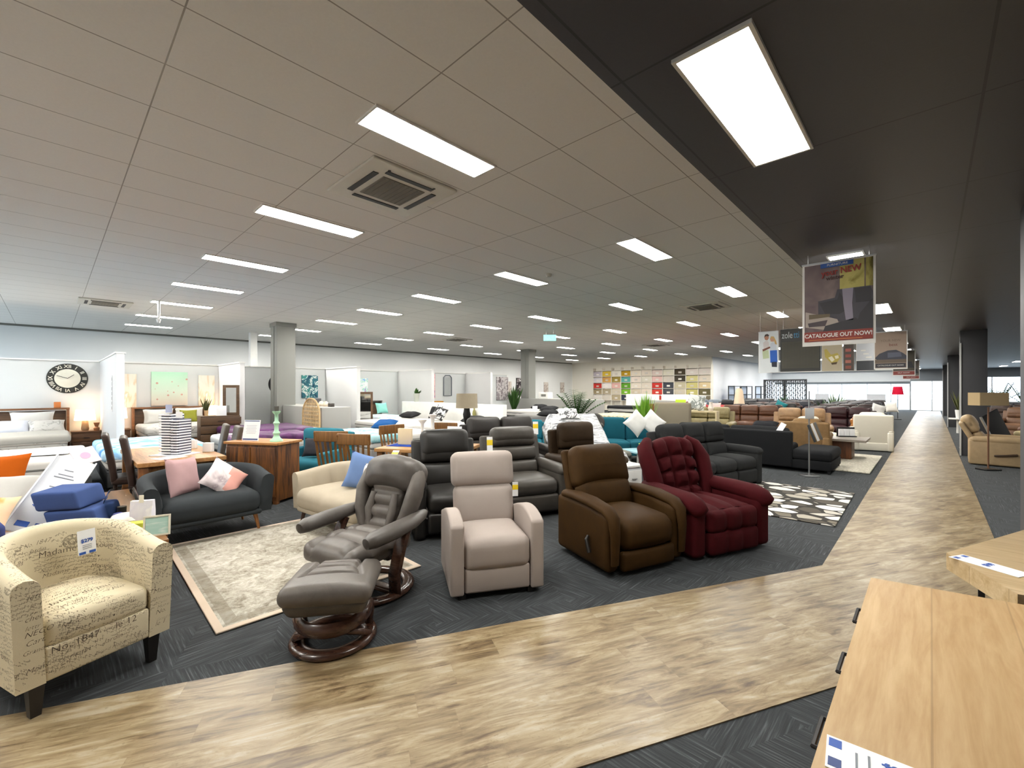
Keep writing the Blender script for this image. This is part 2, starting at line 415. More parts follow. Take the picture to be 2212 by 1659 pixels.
# display walls and partitions that make the bed bays
b = MB(); b.box((-15.65, 5.0, 1.15), (.1, 22.0, 2.3)); struct('wall_display', b, paint('cfd2d2'))
b = MB(); b.box((-15.63, 5.0, 2.31), (.16, 22.04, .03)); struct('trim_2', b, WHITE)
for i, (y, x1) in enumerate(((.95, -11.5), (3.56, -13.4), (6.8, -13.25), (9.74, -13.3), (13.3, -13.9))):
    b = MB(); b.box(((-15.6 + x1) / 2, y, 1.15), (x1 + 15.6, .12, 2.3), .006); struct('wall_partition', b, M_part)
    b = MB(); b.box(((-15.58 + x1) / 2, y, 2.31), (x1 + 15.6, .16, .03)); struct('trim_%d' % (5 + i), b, WHITE)
b = MB(); b.box((-17.9, 5.1, HW / 2), (.22, .22, HW)); struct('wall_post', b, WHITE)
b = MB(); b.box((-11.4, 8.95, .57), (5.2, .16, 1.14), .006); struct('wall_low_white', b, WHITE)
# grey columns and the low grey walls round them
for (x, y) in ((-14.75, 5.05), (-15.3, 17.3)):
    b = MB()
    b.box((x, y, HW / 2), (.55, .55, HW), .012)
    b.box((x + .05, y - .285, HW / 2), (.02, .02, HW))
    b.box((x, y, HW - .06), (.6, .6, .12), .006)
    struct('column', b, M_col)
b = MB(); b.box((-14.1, 5.35, .55), (4.9, .8, 1.1), .008); struct('wall_low', b, M_half)
b = MB(); b.box((-14.2, 17.4, .55), (6.4, .8, 1.1), .008); struct('wall_low', b, M_half)
b = MB(); b.box((-8.6, 18.6, .55), (1.6, .8, 1.1), .008); struct('wall_low', b, M_half)
# dark columns beside the aisle, each with a pale corner guard
for y in (5.05, 15.3, 26.2, 36.8):
    b = MB(); b.box((.735, y, HD / 2), (.45, .44, HD), .006); c = struct('column', b, M_dcol)
    b = MB(); b.box((.515, y - .232, 1.35), (.03, .03, 2.7)); b.build('corner_guard', plain('c9cacb', .4, .3), c)

# ------------------------------------------------------------------ end wall: a glazed shop front under a pale fascia
def frame(name, x0, x1, z0, z1, y, bars, mat, t=.05, d=.08):
    f = MB()
    for x in [x0] + list(bars) + [x1]: f.box((x, y, (z0 + z1) / 2), (t, d, z1 - z0))
    for z in (z0 + t / 2, z1 - t / 2): f.box(((x0 + x1) / 2, y, z), (x1 - x0, d, t))
    o = struct(name, f, mat); p = MB(); p.box(((x0 + x1) / 2, y, (z0 + z1) / 2), (x1 - x0 - .02, .012, z1 - z0 - .02))
    p.build('pane', thin_glass(), o); return o
FR = plain('c4c8cc', .35, .4)
b = MB(); b.box((-5.6, YF, 2.9), (9.0, .2, 1.5)); struct('wall_fascia', b, M_bulk)
b = MB(); b.box((-5.5, YF - .18, 2.08), (8.8, .18, .14)); struct('trim_3', b, plain('6f7880', .5))
b = MB(); b.box((-5.5, YF - .3, 3.06), (8.8, .5, .12)); struct('trim_4', b, WHITE)
b = MB(); b.box((.2, YF, 2.6), (2.6, .2, .8)); b.box((5.2, YF, 2.72), (5.6, .2, .56)); struct('wall_over_doors', b, paint('8d949c'))
b = MB(); b.box((1.45, YF, 1.5), (.5, .2, 3.0)); struct('wall_pier', b, M_dcol)
frame('window_1', -10.0, -1.12, .0, 2.02, YF, [-8.4, -6.8, -5.2, -3.6, -2.2], FR)
frame('window_2', -1.08, 1.2, 0, 2.2, YF, [.06], FR)
frame('window_3', 1.7, 8.0, .7, 2.44, YF, [3.0, 4.4, 6.2], FR)
b = MB(); b.box((4.85, YF, .35), (6.3, .2, .7)); struct('wall_sill', b, M_dcol)
frame('window_4', XL, -12.5, .0, 3.1, YN - .1, [XL + 2.1 * q for q in range(1, 4)], FR)
b = MB(); b.box((-6, 19, -.3), (160, 170, .1)); struct('ground', b, paint('b9bab8'))

# ------------------------------------------------------------------ ceiling lights
LW = 74.0
M_glow = emit('fffcf4', LW); M_glow2 = emit('fffcf4', LW * .72, 'aisle_lamp_glow')
def light(x, y, z, label, group, Lx=.28, Ly=1.18, glow=None):
    o = thing('ceiling_light', label, 'ceiling light', (x, y, z), 0, group)
    f = MB(); t = .016
    for s_ in (-1, 1):
        f.box((s_ * (Lx / 2 + t / 2), 0, -.008), (t, Ly + 2 * t, .016)); f.box((0, s_ * (Ly / 2 + t / 2), -.008), (Lx, t, .016))
    f.build('frame', WHITE, o)
    d = MB(); d.box((0, 0, -.006), (Lx, Ly, .008)); d.build('diffuser', glow or M_glow, o); return o
ORD = ['first', 'second', 'third', 'fourth', 'fifth', 'sixth', 'seventh', 'eighth', 'ninth', 'tenth', 'eleventh', 'twelfth']
first = None
XS = (-3.04, -5.5, -8.1, -10.6, -13.15, -15.8, -18.4); YS = (-1.6, 2.22, 6.05, 9.9, 13.8, 17.7, 21.6, 25.5)
for i, x in enumerate(XS):
    for j, y in enumerate(YS):
        if j == 0 and i > 4: continue
        lab = f'bright ceiling panel, {ORD[j]} along the {ORD[i]} row from the dark ceiling edge'
        if first is None: first = light(x, y, HW, lab, 'light panels in the white ceiling')
        else: dup(first, lab, (x, y, HW))
for i, x in enumerate(XS[:3]):
    for j, y in enumerate((29.4, 33.3, 37.2, 41.1)):
        dup(first, f'bright ceiling panel beyond the linen wall, {ORD[j]} along the {ORD[i]} row from the dark ceiling', (x, y, HW))
for j, y in enumerate((2.43, 6.25, 9.97, 13.71, 17.5, 21.3, 25.1, 29.0, 33.0, 37.0, 41.0)):
    lab = f'bright panel in the dark ceiling over the aisle, {ORD[j]} along it'
    if j == 0: first2 = light(-.645, y, HD, lab, 'light panels in the dark ceiling', glow=M_glow2)
    else: dup(first2, lab, (-.645, y, HD))
k = 0
for y in (8, 16, 22, 28, 34, 40):
    for x in (3.2, 5.6):
        dup(first2, f'bright panel in the dark ceiling beyond the columns, {ORD[k // 2]} along its {["inner", "outer"][k % 2]} row', (x, y, HD), group='light panels beyond the columns'); k += 1
# air-conditioning cassettes
def cassette(x, y, label, s=.84):
    o = thing('ceiling_air_conditioner', label, 'air conditioner', (x, y, HW), 0, 'ceiling cassettes')
    f = MB(); f.box((0, 0, -.015), (s + .1, s + .1, .03), .012); f.build('panel', plain('d9d5c9', .5), o)
    g = MB(); g.box((0, 0, -.032), (s * .56, s * .56, .012), .005)
    for i in range(9): g.box((0, -s * .25 + i * s * .0625, -.04), (s * .52, .006, .006))
    g.build('intake_grille', plain('6d675c', .7), o)
    for a in range(4):
        v = MB(); v.box((0, s * .39, -.031), (s * .62, .055, .012), M=RZ(a * PI / 2)); v.build('louvre_slot', plain('24211e', .6), o)
    for a in (0, 1):
        v = MB(); v.cyl((s * .44, s * (.30 - a * .6), -.034), (s * .44, s * (.30 - a * .6), -.03), .014); v.build('sensor', plain('3a352f', .6), o)
cassette(-4.0, 2.42, 'square ceiling air conditioner with dark grille beside the first row of lights')
cassette(-14.2, .9, 'ceiling air conditioner above the timber bed with the wall clock')
cassette(-4.05, 11.2, 'ceiling air conditioner seen beside the hanging poster')
cassette(-14.2, 11.6, 'ceiling air conditioner above the white bedheads')
cassette(-9.3, 19.5, 'small distant ceiling air conditioner before the linen shelves')
# sensors
for (x, y, lab) in ((-4.94, 6.14, 'round smoke detector on the white ceiling between light panels'), (.95, 9.2, 'small round detector on the dark ceiling by the columns')):
    z = HW if x < -1 else HD
    b = MB(); b.lathe([(.0, -.05), (.035, -.05), (.05, -.03), (.055, 0)], n=16); one('smoke_detector', b, plain('c7c2b6', .5), lab, 'smoke detector', (x, y, z))
b = MB(); b.cyl((0, 0, 0), (0, 0, -.03), .05); b.cyl((0, 0, -.03), (0, 0, -.42), .022); b.cyl((0, 0, -.42), (0, 0, -.5), .05, .03); b.cyl((.1, 0, 0), (.1, 0, -.4), .02)
one('pendant_fitting', b, WHITE, 'short white pendant fitting hanging before a ceiling panel near the bed bays', 'fitting', (-13.1, 1.75, HW))
# green exit sign hung from the ceiling
o = thing('exit_sign', 'small green and white exit sign hung from the white ceiling', 'exit sign', (-9.25, 11.55, HW), rad(43))
b = MB(); b.box((0, 0, -.34), (.42, .04, .2), .005); b.build('sign_box', emit('8fe0d8', 1.3, 'lit_sign'), o)
b = MB(); b.cyl((-.12, 0, 0), (-.12, 0, -.24), .008); b.build('rod', STEEL, o)
b = MB(); b.cyl((.12, 0, 0), (.12, 0, -.24), .008); b.build('rod', STEEL, o)
text('EXIT', .14, WHITE, o, T(0, -.022, -.34) @ UP)
# ------------------------------------------------------------------ shapes shared by the seats
def script_cloth():
    t = NT('cream_linen_with_script'); uv = t.n('ShaderNodeUVMap', uv_map='box')
    sp = t.n('ShaderNodeSeparateXYZ'); t.l(uv.outputs[0], sp.inputs[0]); U, Vv = sp.outputs[0], sp.outputs[1]
    ink = None
    for k, (pitch, fr, thick, seed, gap) in enumerate(((.036, 95, .06, 1.7, .56), (.07, 52, .05, 9.1, .60), (.021, 150, .08, 4.4, .55))):
        tilt = t.math('ADD', Vv, t.math('MULTIPLY', U, (.10, -.2, .02)[k]))
        row = t.math('FLOOR', t.math('DIVIDE', tilt, pitch)); fr_ = t.math('FRACT', t.math('DIVIDE', tilt, pitch))
        cb = t.n('ShaderNodeCombineXYZ'); t.l(t.math('MULTIPLY', t.math('ADD', U, t.math('MULTIPLY', tilt, .5)), fr), cb.inputs[0]); t.l(t.math('MULTIPLY', row, 7.3), cb.inputs[1]); cb.inputs[2].default_value = seed
        n = t.noise(cb.outputs[0], 1.0, 2, .6)
        d = t.math('ABSOLUTE', t.math('SUBTRACT', fr_, t.math('ADD', .5, t.math('MULTIPLY', t.math('SUBTRACT', n, .5), 2.3))))
        stroke = t.math('LESS_THAN', d, thick)
        cb2 = t.n('ShaderNodeCombineXYZ'); t.l(t.math('MULTIPLY', U, 5.5), cb2.inputs[0]); t.l(t.math('MULTIPLY', Vv, 4.5 + k), cb2.inputs[1]); cb2.inputs[2].default_value = seed * 2
        gate = t.math('GREATER_THAN', t.noise(cb2.outputs[0], 1.0, 1), gap)
        s = t.math('MULTIPLY', stroke, gate); ink = s if ink is None else t.math('MAXIMUM', ink, s)
    # small round postmarks
    vo = t.n('ShaderNodeTexVoronoi'); vo.inputs['Scale'].default_value = 3.3; vo.inputs['Randomness'].default_value = .8; t.l(uv.outputs[0], vo.inputs['Vector'])
    r = vo.outputs['Distance']; inside = t.math('LESS_THAN', r, .17)
    rings = t.math('GREATER_THAN', t.math('SINE', t.math('MULTIPLY', r, 130)), .45)
    rn = t.math('GREATER_THAN', t.noise(t.coord(), 90, 2), .5)
    ink = t.math('ADD', t.math('MULTIPLY', ink, t.math('SUBTRACT', 1, inside)), t.math('MULTIPLY', inside, t.math('MULTIPLY', t.math('MAXIMUM', rings, rn), .75)))
    w = t.noise(t.coord(), 420, 1); base = t.mix(w, hexc('ccbf9f'), hexc('d8cdb2'))
    t.base(t.mix(t.math('MULTIPLY', ink, .78), base, hexc('5a4d40'))); t.rough(.92); t.bump(w, .2, .002); return t.m
def ushell(hw, y0, yc, th, h, z0, flare=0.0, n_s=7, n_a=22, power=2.0, ztop_r=None, tilt=0.0, chan=0, depth=0.0, back=None):
    """an upholstered U: two arms joined by a round back. h(u) gives its height, u from 0 (one arm's front) to 1 (the other's)"""
    pts = []
    rb = back or hw
    for i in range(n_s): pts.append((Vector((-hw, y0 + (yc - y0) * i / n_s, 0)), Vector((-1, 0, 0))))
    for i in range(n_a + 1):
        a = PI - PI * i / n_a; ca, sa = math.cos(a), math.sin(a)
        ex = 2 / power; px = math.copysign(abs(ca) ** ex, ca) * hw; py = abs(sa) ** ex * rb
        pts.append((Vector((px, yc + py, 0)), None))
    for i in range(n_s): pts.append((Vector((hw, yc - (yc - y0) * (i + 1) / n_s, 0)), Vector((1, 0, 0))))
    P = [p for p, _ in pts]; K = len(P); L = [0]
    for i in range(1, K): L.append(L[-1] + (P[i] - P[i - 1]).length)
    loops = []
    for i in range(K):
        d = (P[min(i + 1, K - 1)] - P[max(i - 1, 0)]).normalized(); N = Vector((-d.y, d.x, 0))
        u = L[i] / L[-1]; H = h(u); r = th * .5; sec = []
        ch = depth * abs(math.sin(PI * u * chan)) ** .5 if chan else 0
        def pt(o, z, q=0): return P[i] + N * (o + flare * max(0, z - z0) / .5 + q) + Vector((0, 0, z))
        for z in (z0, z0 + (H - r - z0) * .5): sec.append(pt(r, z))
        for k in range(7):
            a = PI * k / 6; sec.append(pt(r * math.cos(a), H - r + r * math.sin(a) * .9))
        for f in (.75, .5, .25, 0): sec.append(pt(-r - ch * (.4 if f == 0 else 1), z0 + (H - r - z0) * f))
        loops.append(sec)
    return loops
def leg_mb(x, y, h, r0, r1, lean=(0, 0), n=8):
    b = MB(); b.cyl((x + lean[0], y + lean[1], 0), (x, y, h), r0, r1, n); return b
def seam_fn(xs=(), zs=(), a=.02, w=.025, axis=1, sign=-1):
    """draws seams into a cushion's face: vertical ones at xs, level ones at zs"""
    def f(p):
        q = Vector(p); o = (0, 2) if axis == 1 else (0, 1)
        face = q[axis] * sign
        if face > 0:
            d = 0
            for x in xs: d = max(d, math.exp(-((q[o[0]] - x) / w) ** 2))
            for z in zs: d = max(d, math.exp(-((q[o[1]] - z) / w) ** 2))
            q[axis] -= sign * a * d
        return q
    return f
def pillow(w, h, t, name, mat, label, cat, loc, rot, group=None, n=12, mats=None, split=None):
    def side(sg):
        def f(u, v):
            x, y = 2 * u - 1, 2 * v - 1
            e = max(0, (1 - x ** 4) * (1 - y ** 4)) ** .55
            k = 1 - .10 * (1 - abs(x) ** 2) * abs(y) ** 3; k2 = 1 - .10 * (1 - abs(y) ** 2) * abs(x) ** 3
            wr = .012 * noise.noise(Vector((x * 2, y * 2, sg)))
            return (x * w / 2 * k2, sg * (t / 2 * e + wr * e), y * h / 2 * k)
        return f
    b = MB(); b.sheet(side(-1), n, n); b.sheet(side(1), n, n)
    if split:
        for i, f in enumerate(b.F):
            c = sum((b.V[j] for j in f), Vector()) / 4; b.MI[i] = 1 if split(c) else 0
    return one(name, b, mats or mat, label, cat, loc, 0, group, sharp=60, rot=rot)
def price_tag(label, loc, rz, w=.09, h=.15, tilt=0, body='$279', yellow=False, group=None):
    o = thing('price_tag', label, 'price tag', loc, rz, group); o.rotation_euler.x = tilt
    b = MB(); b.box((0, 0, -h / 2), (w, .003, h)); b.build('card', CARD, o)
    if yellow:
        b = MB(); b.box((0, -.0022, -h * .36), (w, .002, h * .34)); b.build('price_panel', YELLOW, o)
    else:
        for s_ in (-1, 1):
            b = MB(); b.box((s_ * w * .28, -.0022, -h * .93), (w * .36, .002, h * .1)); b.build('logo_bar', BLUEINK, o)
        b = MB()
        for i in range(3): b.box((0, -.0022, -h * (.62 + .07 * i)), (w * .5, .002, h * .018))
        b.build('small_print', GREYINK, o)
    text(body, h * (.2 if not yellow else .24), BLUEINK if not yellow else BLACK, o, T(0, -.0035, -h * (.44 if not yellow else .36)) @ UP, bold=.0008)
    return o

# ------------------------------------------------------------------ cream tub chair with script print
M_script = script_cloth()
# printed handwriting, laid on the cloth
def print_words(b, f, lines):
    """each line: text, size, x, y, slant; f turns the flat print into a place on the cloth"""
    for body, size, x, y, ang in lines:
        cu = bpy.data.curves.new('print', 'FONT'); cu.body = body; cu.size = size; cu.shear = .35 if size < .05 else 0; cu.resolution_u = 2; cu.offset = -.0006
        tmp = bpy.data.objects.new('print', cu); COL.objects.link(tmp)
        bpy.context.view_layer.update(); me = bpy.data.meshes.new_from_object(tmp.evaluated_get(bpy.context.evaluated_depsgraph_get()))
        ca, sa = math.cos(ang), math.sin(ang)
        b.add([f(x + v.co.x * ca - v.co.y * sa, y + v.co.x * sa + v.co.y * ca) for v in me.vertices], [tuple(p.vertices) for p in me.polygons], mi=1)
        bpy.data.objects.remove(tmp); bpy.data.meshes.remove(me)
INK = plain('4c4036', .9)
WORDS = ['Carte Postale', 'Monsieur', 'No. 1847', 'a Paris', 'ce matin', 'Madame la', 'rue de', 'lettre du jour', 'Grand Hotel', 'bien a vous', 'le 12 Mai', 'Jardin', 'NEGOCIANT', 'cher ami', 'toujours']
def page(x0, x1, y0, y1, seed):
    r = random.Random(seed); L = []; y = y1 - .03
    while y > y0:
        x = x0 + r.uniform(0, .04); sz = r.choice((.022, .026, .03, .036, .05))
        while x < x1 - sz * 2:
            w_ = r.choice(WORDS); k = max(2, int((x1 - x) / (sz * .5))); w_ = w_[:k]
            L.append((w_, sz, x, y, r.uniform(-.03, .03))); x += len(w_) * sz * .52 + r.uniform(.02, .07)
        y -= sz * 1.15
    return L
o = thing('tub_chair', 'cream tub chair printed with dark handwriting, on dark tapered legs', 'armchair', (-3.50, .09, 0), rad(109))
def hh(u):
    k = math.sin(PI * u) ** 1.6; return .69 + .12 * k
SM = [M_script, INK]
b = MB(); b.sweep(ushell(.268, -.31, .03, .105, hh, .16, flare=.02))
def inner(x, y): # round the inside of the back
    a = PI / 2 - x / .215; return (math.cos(a) * .2125, .03 + math.sin(a) * .2125, y)
print_words(b, inner, page(-.33, .33, .47, .74, 8))
for s_ in (-1, 1):
    print_words(b, lambda x, y, s_=s_: (s_ * .268 + x, -.3115, y), page(-.04, .06, .20, .62, 11 + s_))
    print_words(b, lambda x, y, s_=s_: (s_ * (.3245 + .02 * (y - .16) / .5), s_ * x, y), page(-.28, .02, .2, .62, 21) if s_ == 1 else page(-.02, .29, .2, .62, 20))
b.build('shell', SM, o, uv=True, sharp=50)
b = MB(); b.box((0, -.285, .245), (.44, .05, .17), .015, m=2); print_words(b, lambda x, y: (x, -.3115, y), page(-.21, .21, .17, .32, 3)); b.build('front_rail', SM, o, uv=True)
def sq(p): # the seat follows the round back
    k = max(0, p.y + .05) / .3; p.x *= 1 - .28 * k * k; return p
b = MB(); b.box((0, -.035, .385), (.445, .54, .15), .04, m=6, puff=(0, .012, .03), fn=sq); print_words(b, lambda x, y: (x, -.3115 - .006 * (1 - (x / .2) ** 2), y), page(-.19, .19, .345, .43, 5))
print_words(b, lambda x, y: (x, y, .4625 + .028 * (1 - (abs(x) / .2225) ** 2.2) * (1 - (abs(y + .035) / .27) ** 2.2)), page(-.18, .18, -.24, .18, 15))
b.build('seat_cushion', SM, o, uv=True, sharp=60)
for s_ in (-1, 1):
    for y in (-.27, .22):
        b = MB(); b.sweep([[(s_ * .245 + q * r, y + w_ * r, z) for q, w_ in ((-1, -1), (1, -1), (1, 1), (-1, 1))] for z, r in ((0, .019), (.165, .03))]); b.build('leg', plain('17120f', .4), o)
price_tag('white price tag with blue figures on the back of the script-print tub chair', (-3.595, .145, .772), rad(115), .085, .14, rad(-6), '$279')

# ------------------------------------------------------------------ grey leather swivel recliner and its footstool
M_lea = leather('625c57', .40, .22); M_leab = leather('524d49', .4, .2)
M_dwood = wood('53382c', '2a1a14', 'x', 1, .22)
def ring_base(o, R_, z, t=.028, squash=1.0):
    pts = [(R_ * math.cos(2 * PI * i / 36), R_ * squash * math.sin(2 * PI * i / 36), z) for i in range(36)]
    b = MB(); b.tube(pts, [(t * 1.75, t)] * 36, 10, closed=True); b.build('ring_base', M_dwood, o, sharp=60)
CR = rad(15)
o = thing('swivel_recliner', 'grey leather swivel recliner with padded headrest on a round wooden base', 'recliner', (-3.26, 1.76, 0), CR)
ring_base(o, .31, .03)
for s_ in (-1, 1):
    b = MB(); b.tube([(s_ * .30, -.02, .04), (s_ * .33, -.06, .2), (s_ * .345, -.02, .38), (s_ * .335, .05, .52)], [(.055, .032)] * 4, 8); b.build('side_post', M_dwood, o)
b = MB(); b.cyl((0, 0, .03), (0, 0, .3), .05, .07); b.box((0, 0, .3), (.5, .09, .05), .02); b.box((0, 0, .045), (.56, .09, .04), .015); b.build('pedestal', M_dwood, o)
def sfn(p):
    f = seam_fn((-.17, .17), (-.12, .06), .03, .022, 2, 1)(p); f.z -= .05 * max(0, -f.y - .14) ; return f
b = MB(); b.box((0, -.10, .385), (.56, .62, .15), .06, m=(16, 16, 3), puff=(0, .01, .03), fn=sfn); b.build('seat', M_lea, o, sharp=60)
Bk = T(0, .16, .42) @ RX(rad(-19))
def outline(p): # a back that narrows to waist and top
    z = p.z / .30; p.x *= 1.0 - .10 * z * z + .03 * z; return p
b = MB(); b.box((0, .03, .28), (.56, .10, .60), .045, M=Bk, m=(6, 2, 8), fn=outline); b.build('back_shell', M_leab, o, sharp=60)
for s_ in (-1, 1):
    b = MB()
    b.tube([(s_ * .18, -.03, .0), (s_ * .255, -.045, .15), (s_ * .285, -.05, .32), (s_ * .27, -.03, .46), (s_ * .23, -.01, .55)], [(.05, .055), (.072, .06), (.075, .062), (.066, .055), (.04, .04)], 12, M=Bk)
    b.build('back_wing', M_lea, o, sharp=70)
b = MB(); b.box((0, -.035, .205), (.34, .10, .42), .04, M=Bk, m=(8, 2, 20), puff=(0, .02, 0), fn=seam_fn((), (-.11, -.0, .11), .026, .02)); b.build('back_cushion', M_lea, o, sharp=60)
for s_ in (-1, 1):
    b = MB(); b.tube([(s_ * .10, -.075, .02), (s_ * .13, -.09, .16), (s_ * .115, -.09, .30)], [(.026, .02), (.042, .03), (.03, .022)], 10, M=Bk); b.build('lumbar_roll', M_lea, o, sharp=70)
def hfn(p):
    p.z -= .04 * (p.x / .27) ** 2; p.y += .05 * (p.x / .27) ** 2; p.y += .010 * noise.noise(p * 9); return p
b = MB(); b.box((0, -.055, .49), (.60, .18, .26), .075, M=Bk, m=(12, 3, 8), puff=(0, .03, .01), fn=hfn); b.build('headrest', M_leab, o, sharp=70)
for s_ in (-1, 1):
    b = MB(); b.tube([(s_ * .355, -.36, .525), (s_ * .36, -.30, .535), (s_ * .362, -.10, .545), (s_ * .355, .1, .56), (s_ * .33, .24, .575), (s_ * .30, .32, .58)],
                     [(.04, .04), (.07, .056), (.075, .06), (.07, .052), (.055, .04), (.03, .02)], 12); b.build('armrest', M_leab, o, sharp=70)
price_tag('white and yellow price tag lying over the headrest of the grey leather recliner', (-3.42, 2.11, 1.055), rad(40), .055, .15, rad(-62), '', True)

o = thing('footstool', 'grey leather footstool with stitched top on a curved wooden ring base', 'footstool', (-2.76, 1.25, 0), rad(53))
ring_base(o, .215, .027, .028)
b = MB()
for s_ in (-1, 1):
    b.tube([(s_ * .225, -.03, .04), (s_ * .19, -.12, .10), (0, -.185, .16), (-s_ * .001, -.185, .16)], [(.025, .02)] * 4, 8)
    b.tube([(s_ * .20, .08, .05), (s_ * .215, .05, .17), (s_ * .19, 0, .27)], [(.03, .022)] * 3, 8)
b.tube([(.215 * math.sin(a), -.215 * math.cos(a), .205 - .04 * math.cos(a)) for a in [rad(-100 + 200 * i / 14) for i in range(15)]], [(.026, .045)] * 15, 8)
b.build('wooden_cradle', M_dwood, o, sharp=60)
def ofn(p):
    f = seam_fn((), (), 0, 1)(p); x, y = f.x, f.y
    if f.z > 0:
        d = 0
        if y > -.10:
            for s_ in (-1, 1): d = max(d, math.exp(-((x - s_ * (.135 - .25 * min(0, y - .05))) / .013) ** 2))
        if abs(x) < .15:
            for yy in (-.075, .04, .15): d = max(d, math.exp(-((y - yy) / .012) ** 2))
        f.z -= .03 * d
    f.z += .05 * (y / .28) * -.35
    return f
b = MB(); b.box((0, 0, .37), (.53, .54, .115), .052, m=(36, 36, 3), puff=(0, 0, .035), fn=ofn); b.build('cushion', M_lea, o, sharp=70)
b = MB(); b.box((0, 0, .30), (.47, .48, .10), .04, m=4, fn=lambda p: Vector((p.x * (1 + p.z * 1.6), p.y * (1 + p.z * 1.6), p.z))); b.build('cushion_base', M_leab, o, sharp=60)

# ------------------------------------------------------------------ pale grey fabric recliner
M_pale = fabric('ada29b', .07, 5, .2, 500); M_blackft = plain('121212', .5)
o = thing('recliner_chair', 'pale grey fabric recliner with slim arms and yellow-panelled tag', 'recliner', (-2.71, 2.56, 0), rad(58.5))
def armtop(p):
    y = p.y; t = (y + .36) / .68; hN = .50 + .40 * t - .52 * t * t if t > 0 else .5
    hN = .515 + .085 * math.sin(PI * min(1, max(0, t)) ** .8) - .03 * t
    z = p.z + .285; p.z = z * hN / .57 - .285; p.x += .012 * math.copysign(1, 1) * 0; return p
for s_ in (-1, 1):
    b = MB(); b.box((s_ * .315, -.02, .325), (.105, .70, .57), .02, m=(2, 10, 4), fn=armtop, puff=(.002, .003, 0)); b.build('armrest', M_pale, o, sharp=55)
b = MB(); b.box((0, -.085, .33), (.525, .57, .24), .06, m=(8, 8, 4), puff=(0, .012, .03)); b.build('seat_cushion', M_pale, o, sharp=60)
b = MB(); b.box((0, -.325, .14), (.515, .06, .19), .02, m=3, puff=(0, .008, 0)); b.build('footrest', M_pale, o, sharp=60)
b = MB(); b.box((0, .06, .12), (.62, .56, .14), .01); b.build('frame', plain('2a2725', .8), o)
Bk = T(0, .20, .42) @ RX(rad(-13))
b = MB(); b.box((0, 0, .15), (.535, .17, .36), .06, M=Bk, m=(8, 3, 6), puff=(0, .022, 0)); b.build('backrest', M_pale, o, sharp=60)
b = MB(); b.box((0, -.004, .465), (.565, .175, .305), .06, M=Bk, m=(8, 3, 6), puff=(0, .022, .006)); b.build('headrest', M_pale, o, sharp=60)
for s_ in (-1, 1):
    for y in (-.31, .25):
        b = MB(); b.box((s_ * .27, y, .022), (.05, .05, .045)); b.build('foot', M_blackft, o)
price_tag('small white tag with yellow price panel on the side of the pale grey recliner', (-2.665, 2.84, .775), rad(52), .05, .125, 0, '', True)

# ------------------------------------------------------------------ brown suede recliner with a lever
M_brown = leather('3a2710', .62, .20, 6, .05)
o = thing('recliner_chair', 'brown suede recliner with rounded arms and a dark side lever', 'recliner', (-2.20, 3.77, 0), rad(69.9))
def arm_b(p):
    t = (p.y + .42) / .80; p.z = (p.z + .28) * (.93 + .10 * min(1, t * 2.2) - .02 * t) - .28
    if p.y < -.33: p.x *= 1.0
    return p
for s_ in (-1, 1):
    b = MB(); b.box((s_ * .375, -.02, .30), (.13, .80, .52), .05, m=(3, 8, 5), fn=arm_b); b.build('arm_panel', M_brown, o, sharp=60)
    b = MB(); b.tube([(s_ * .382, -.445, .12), (s_ * .385, -.455, .36), (s_ * .385, -.435, .50), (s_ * .385, -.36, .555), (s_ * .385, -.15, .585), (s_ * .38, .1, .59), (s_ * .375, .3, .57)],
                     [(.04, .02), (.05, .025), (.06, .035), (.07, .045), (.078, .048), (.076, .045), (.06, .04)], 12); b.build('arm_pad', M_brown, o, sharp=70)
b = MB(); b.box((0, -.13, .335), (.60, .66, .25), .085, m=(8, 8, 4), puff=(0, .03, .045)); b.build('seat_cushion', M_brown, o, sharp=60)
b = MB(); b.box((0, -.42, .125), (.60, .07, .17), .03, m=3, puff=(0, .02, 0)); b.build('footrest', M_brown, o, sharp=60)
Bk = T(0, .19, .42) @ RX(rad(-17))
def upf(p):
    p.z += -.03 * (1 - (p.x / .33) ** 2) * (-1 if p.z < 0 else 0) * 1.6; p.x *= 1 - .05 * max(0, p.z) / .2; return p
b = MB(); b.box((0, -.02, .40), (.66, .21, .43), .085, M=Bk, m=(10, 3, 8), puff=(0, .035, .01), fn=upf); b.build('headrest', M_brown, o, sharp=60)
b = MB(); b.box((0, -.035, .12), (.62, .18, .30), .075, M=Bk, m=(8, 3, 6), puff=(0, .035, .02)); b.build('lumbar_cushion', M_brown, o, sharp=60)
b = MB(); b.box((0, .08, .27), (.70, .08, .66), .03, M=Bk, m=3, fn=lambda p: Vector((p.x * (1 - .05 * p.z), p.y, p.z))); b.build('back_shell', M_brown, o, sharp=60)
b = MB(); b.box((0, .02, .09), (.74, .72, .12), .01); b.build('frame', plain('241a12', .8), o)
b = MB(); b.tube([(-.45, -.16, .30), (-.475, -.17, .27), (-.48, -.22, .17)], [.012, .016, .02], 8); b.build('lever', plain('15120f', .4), o)

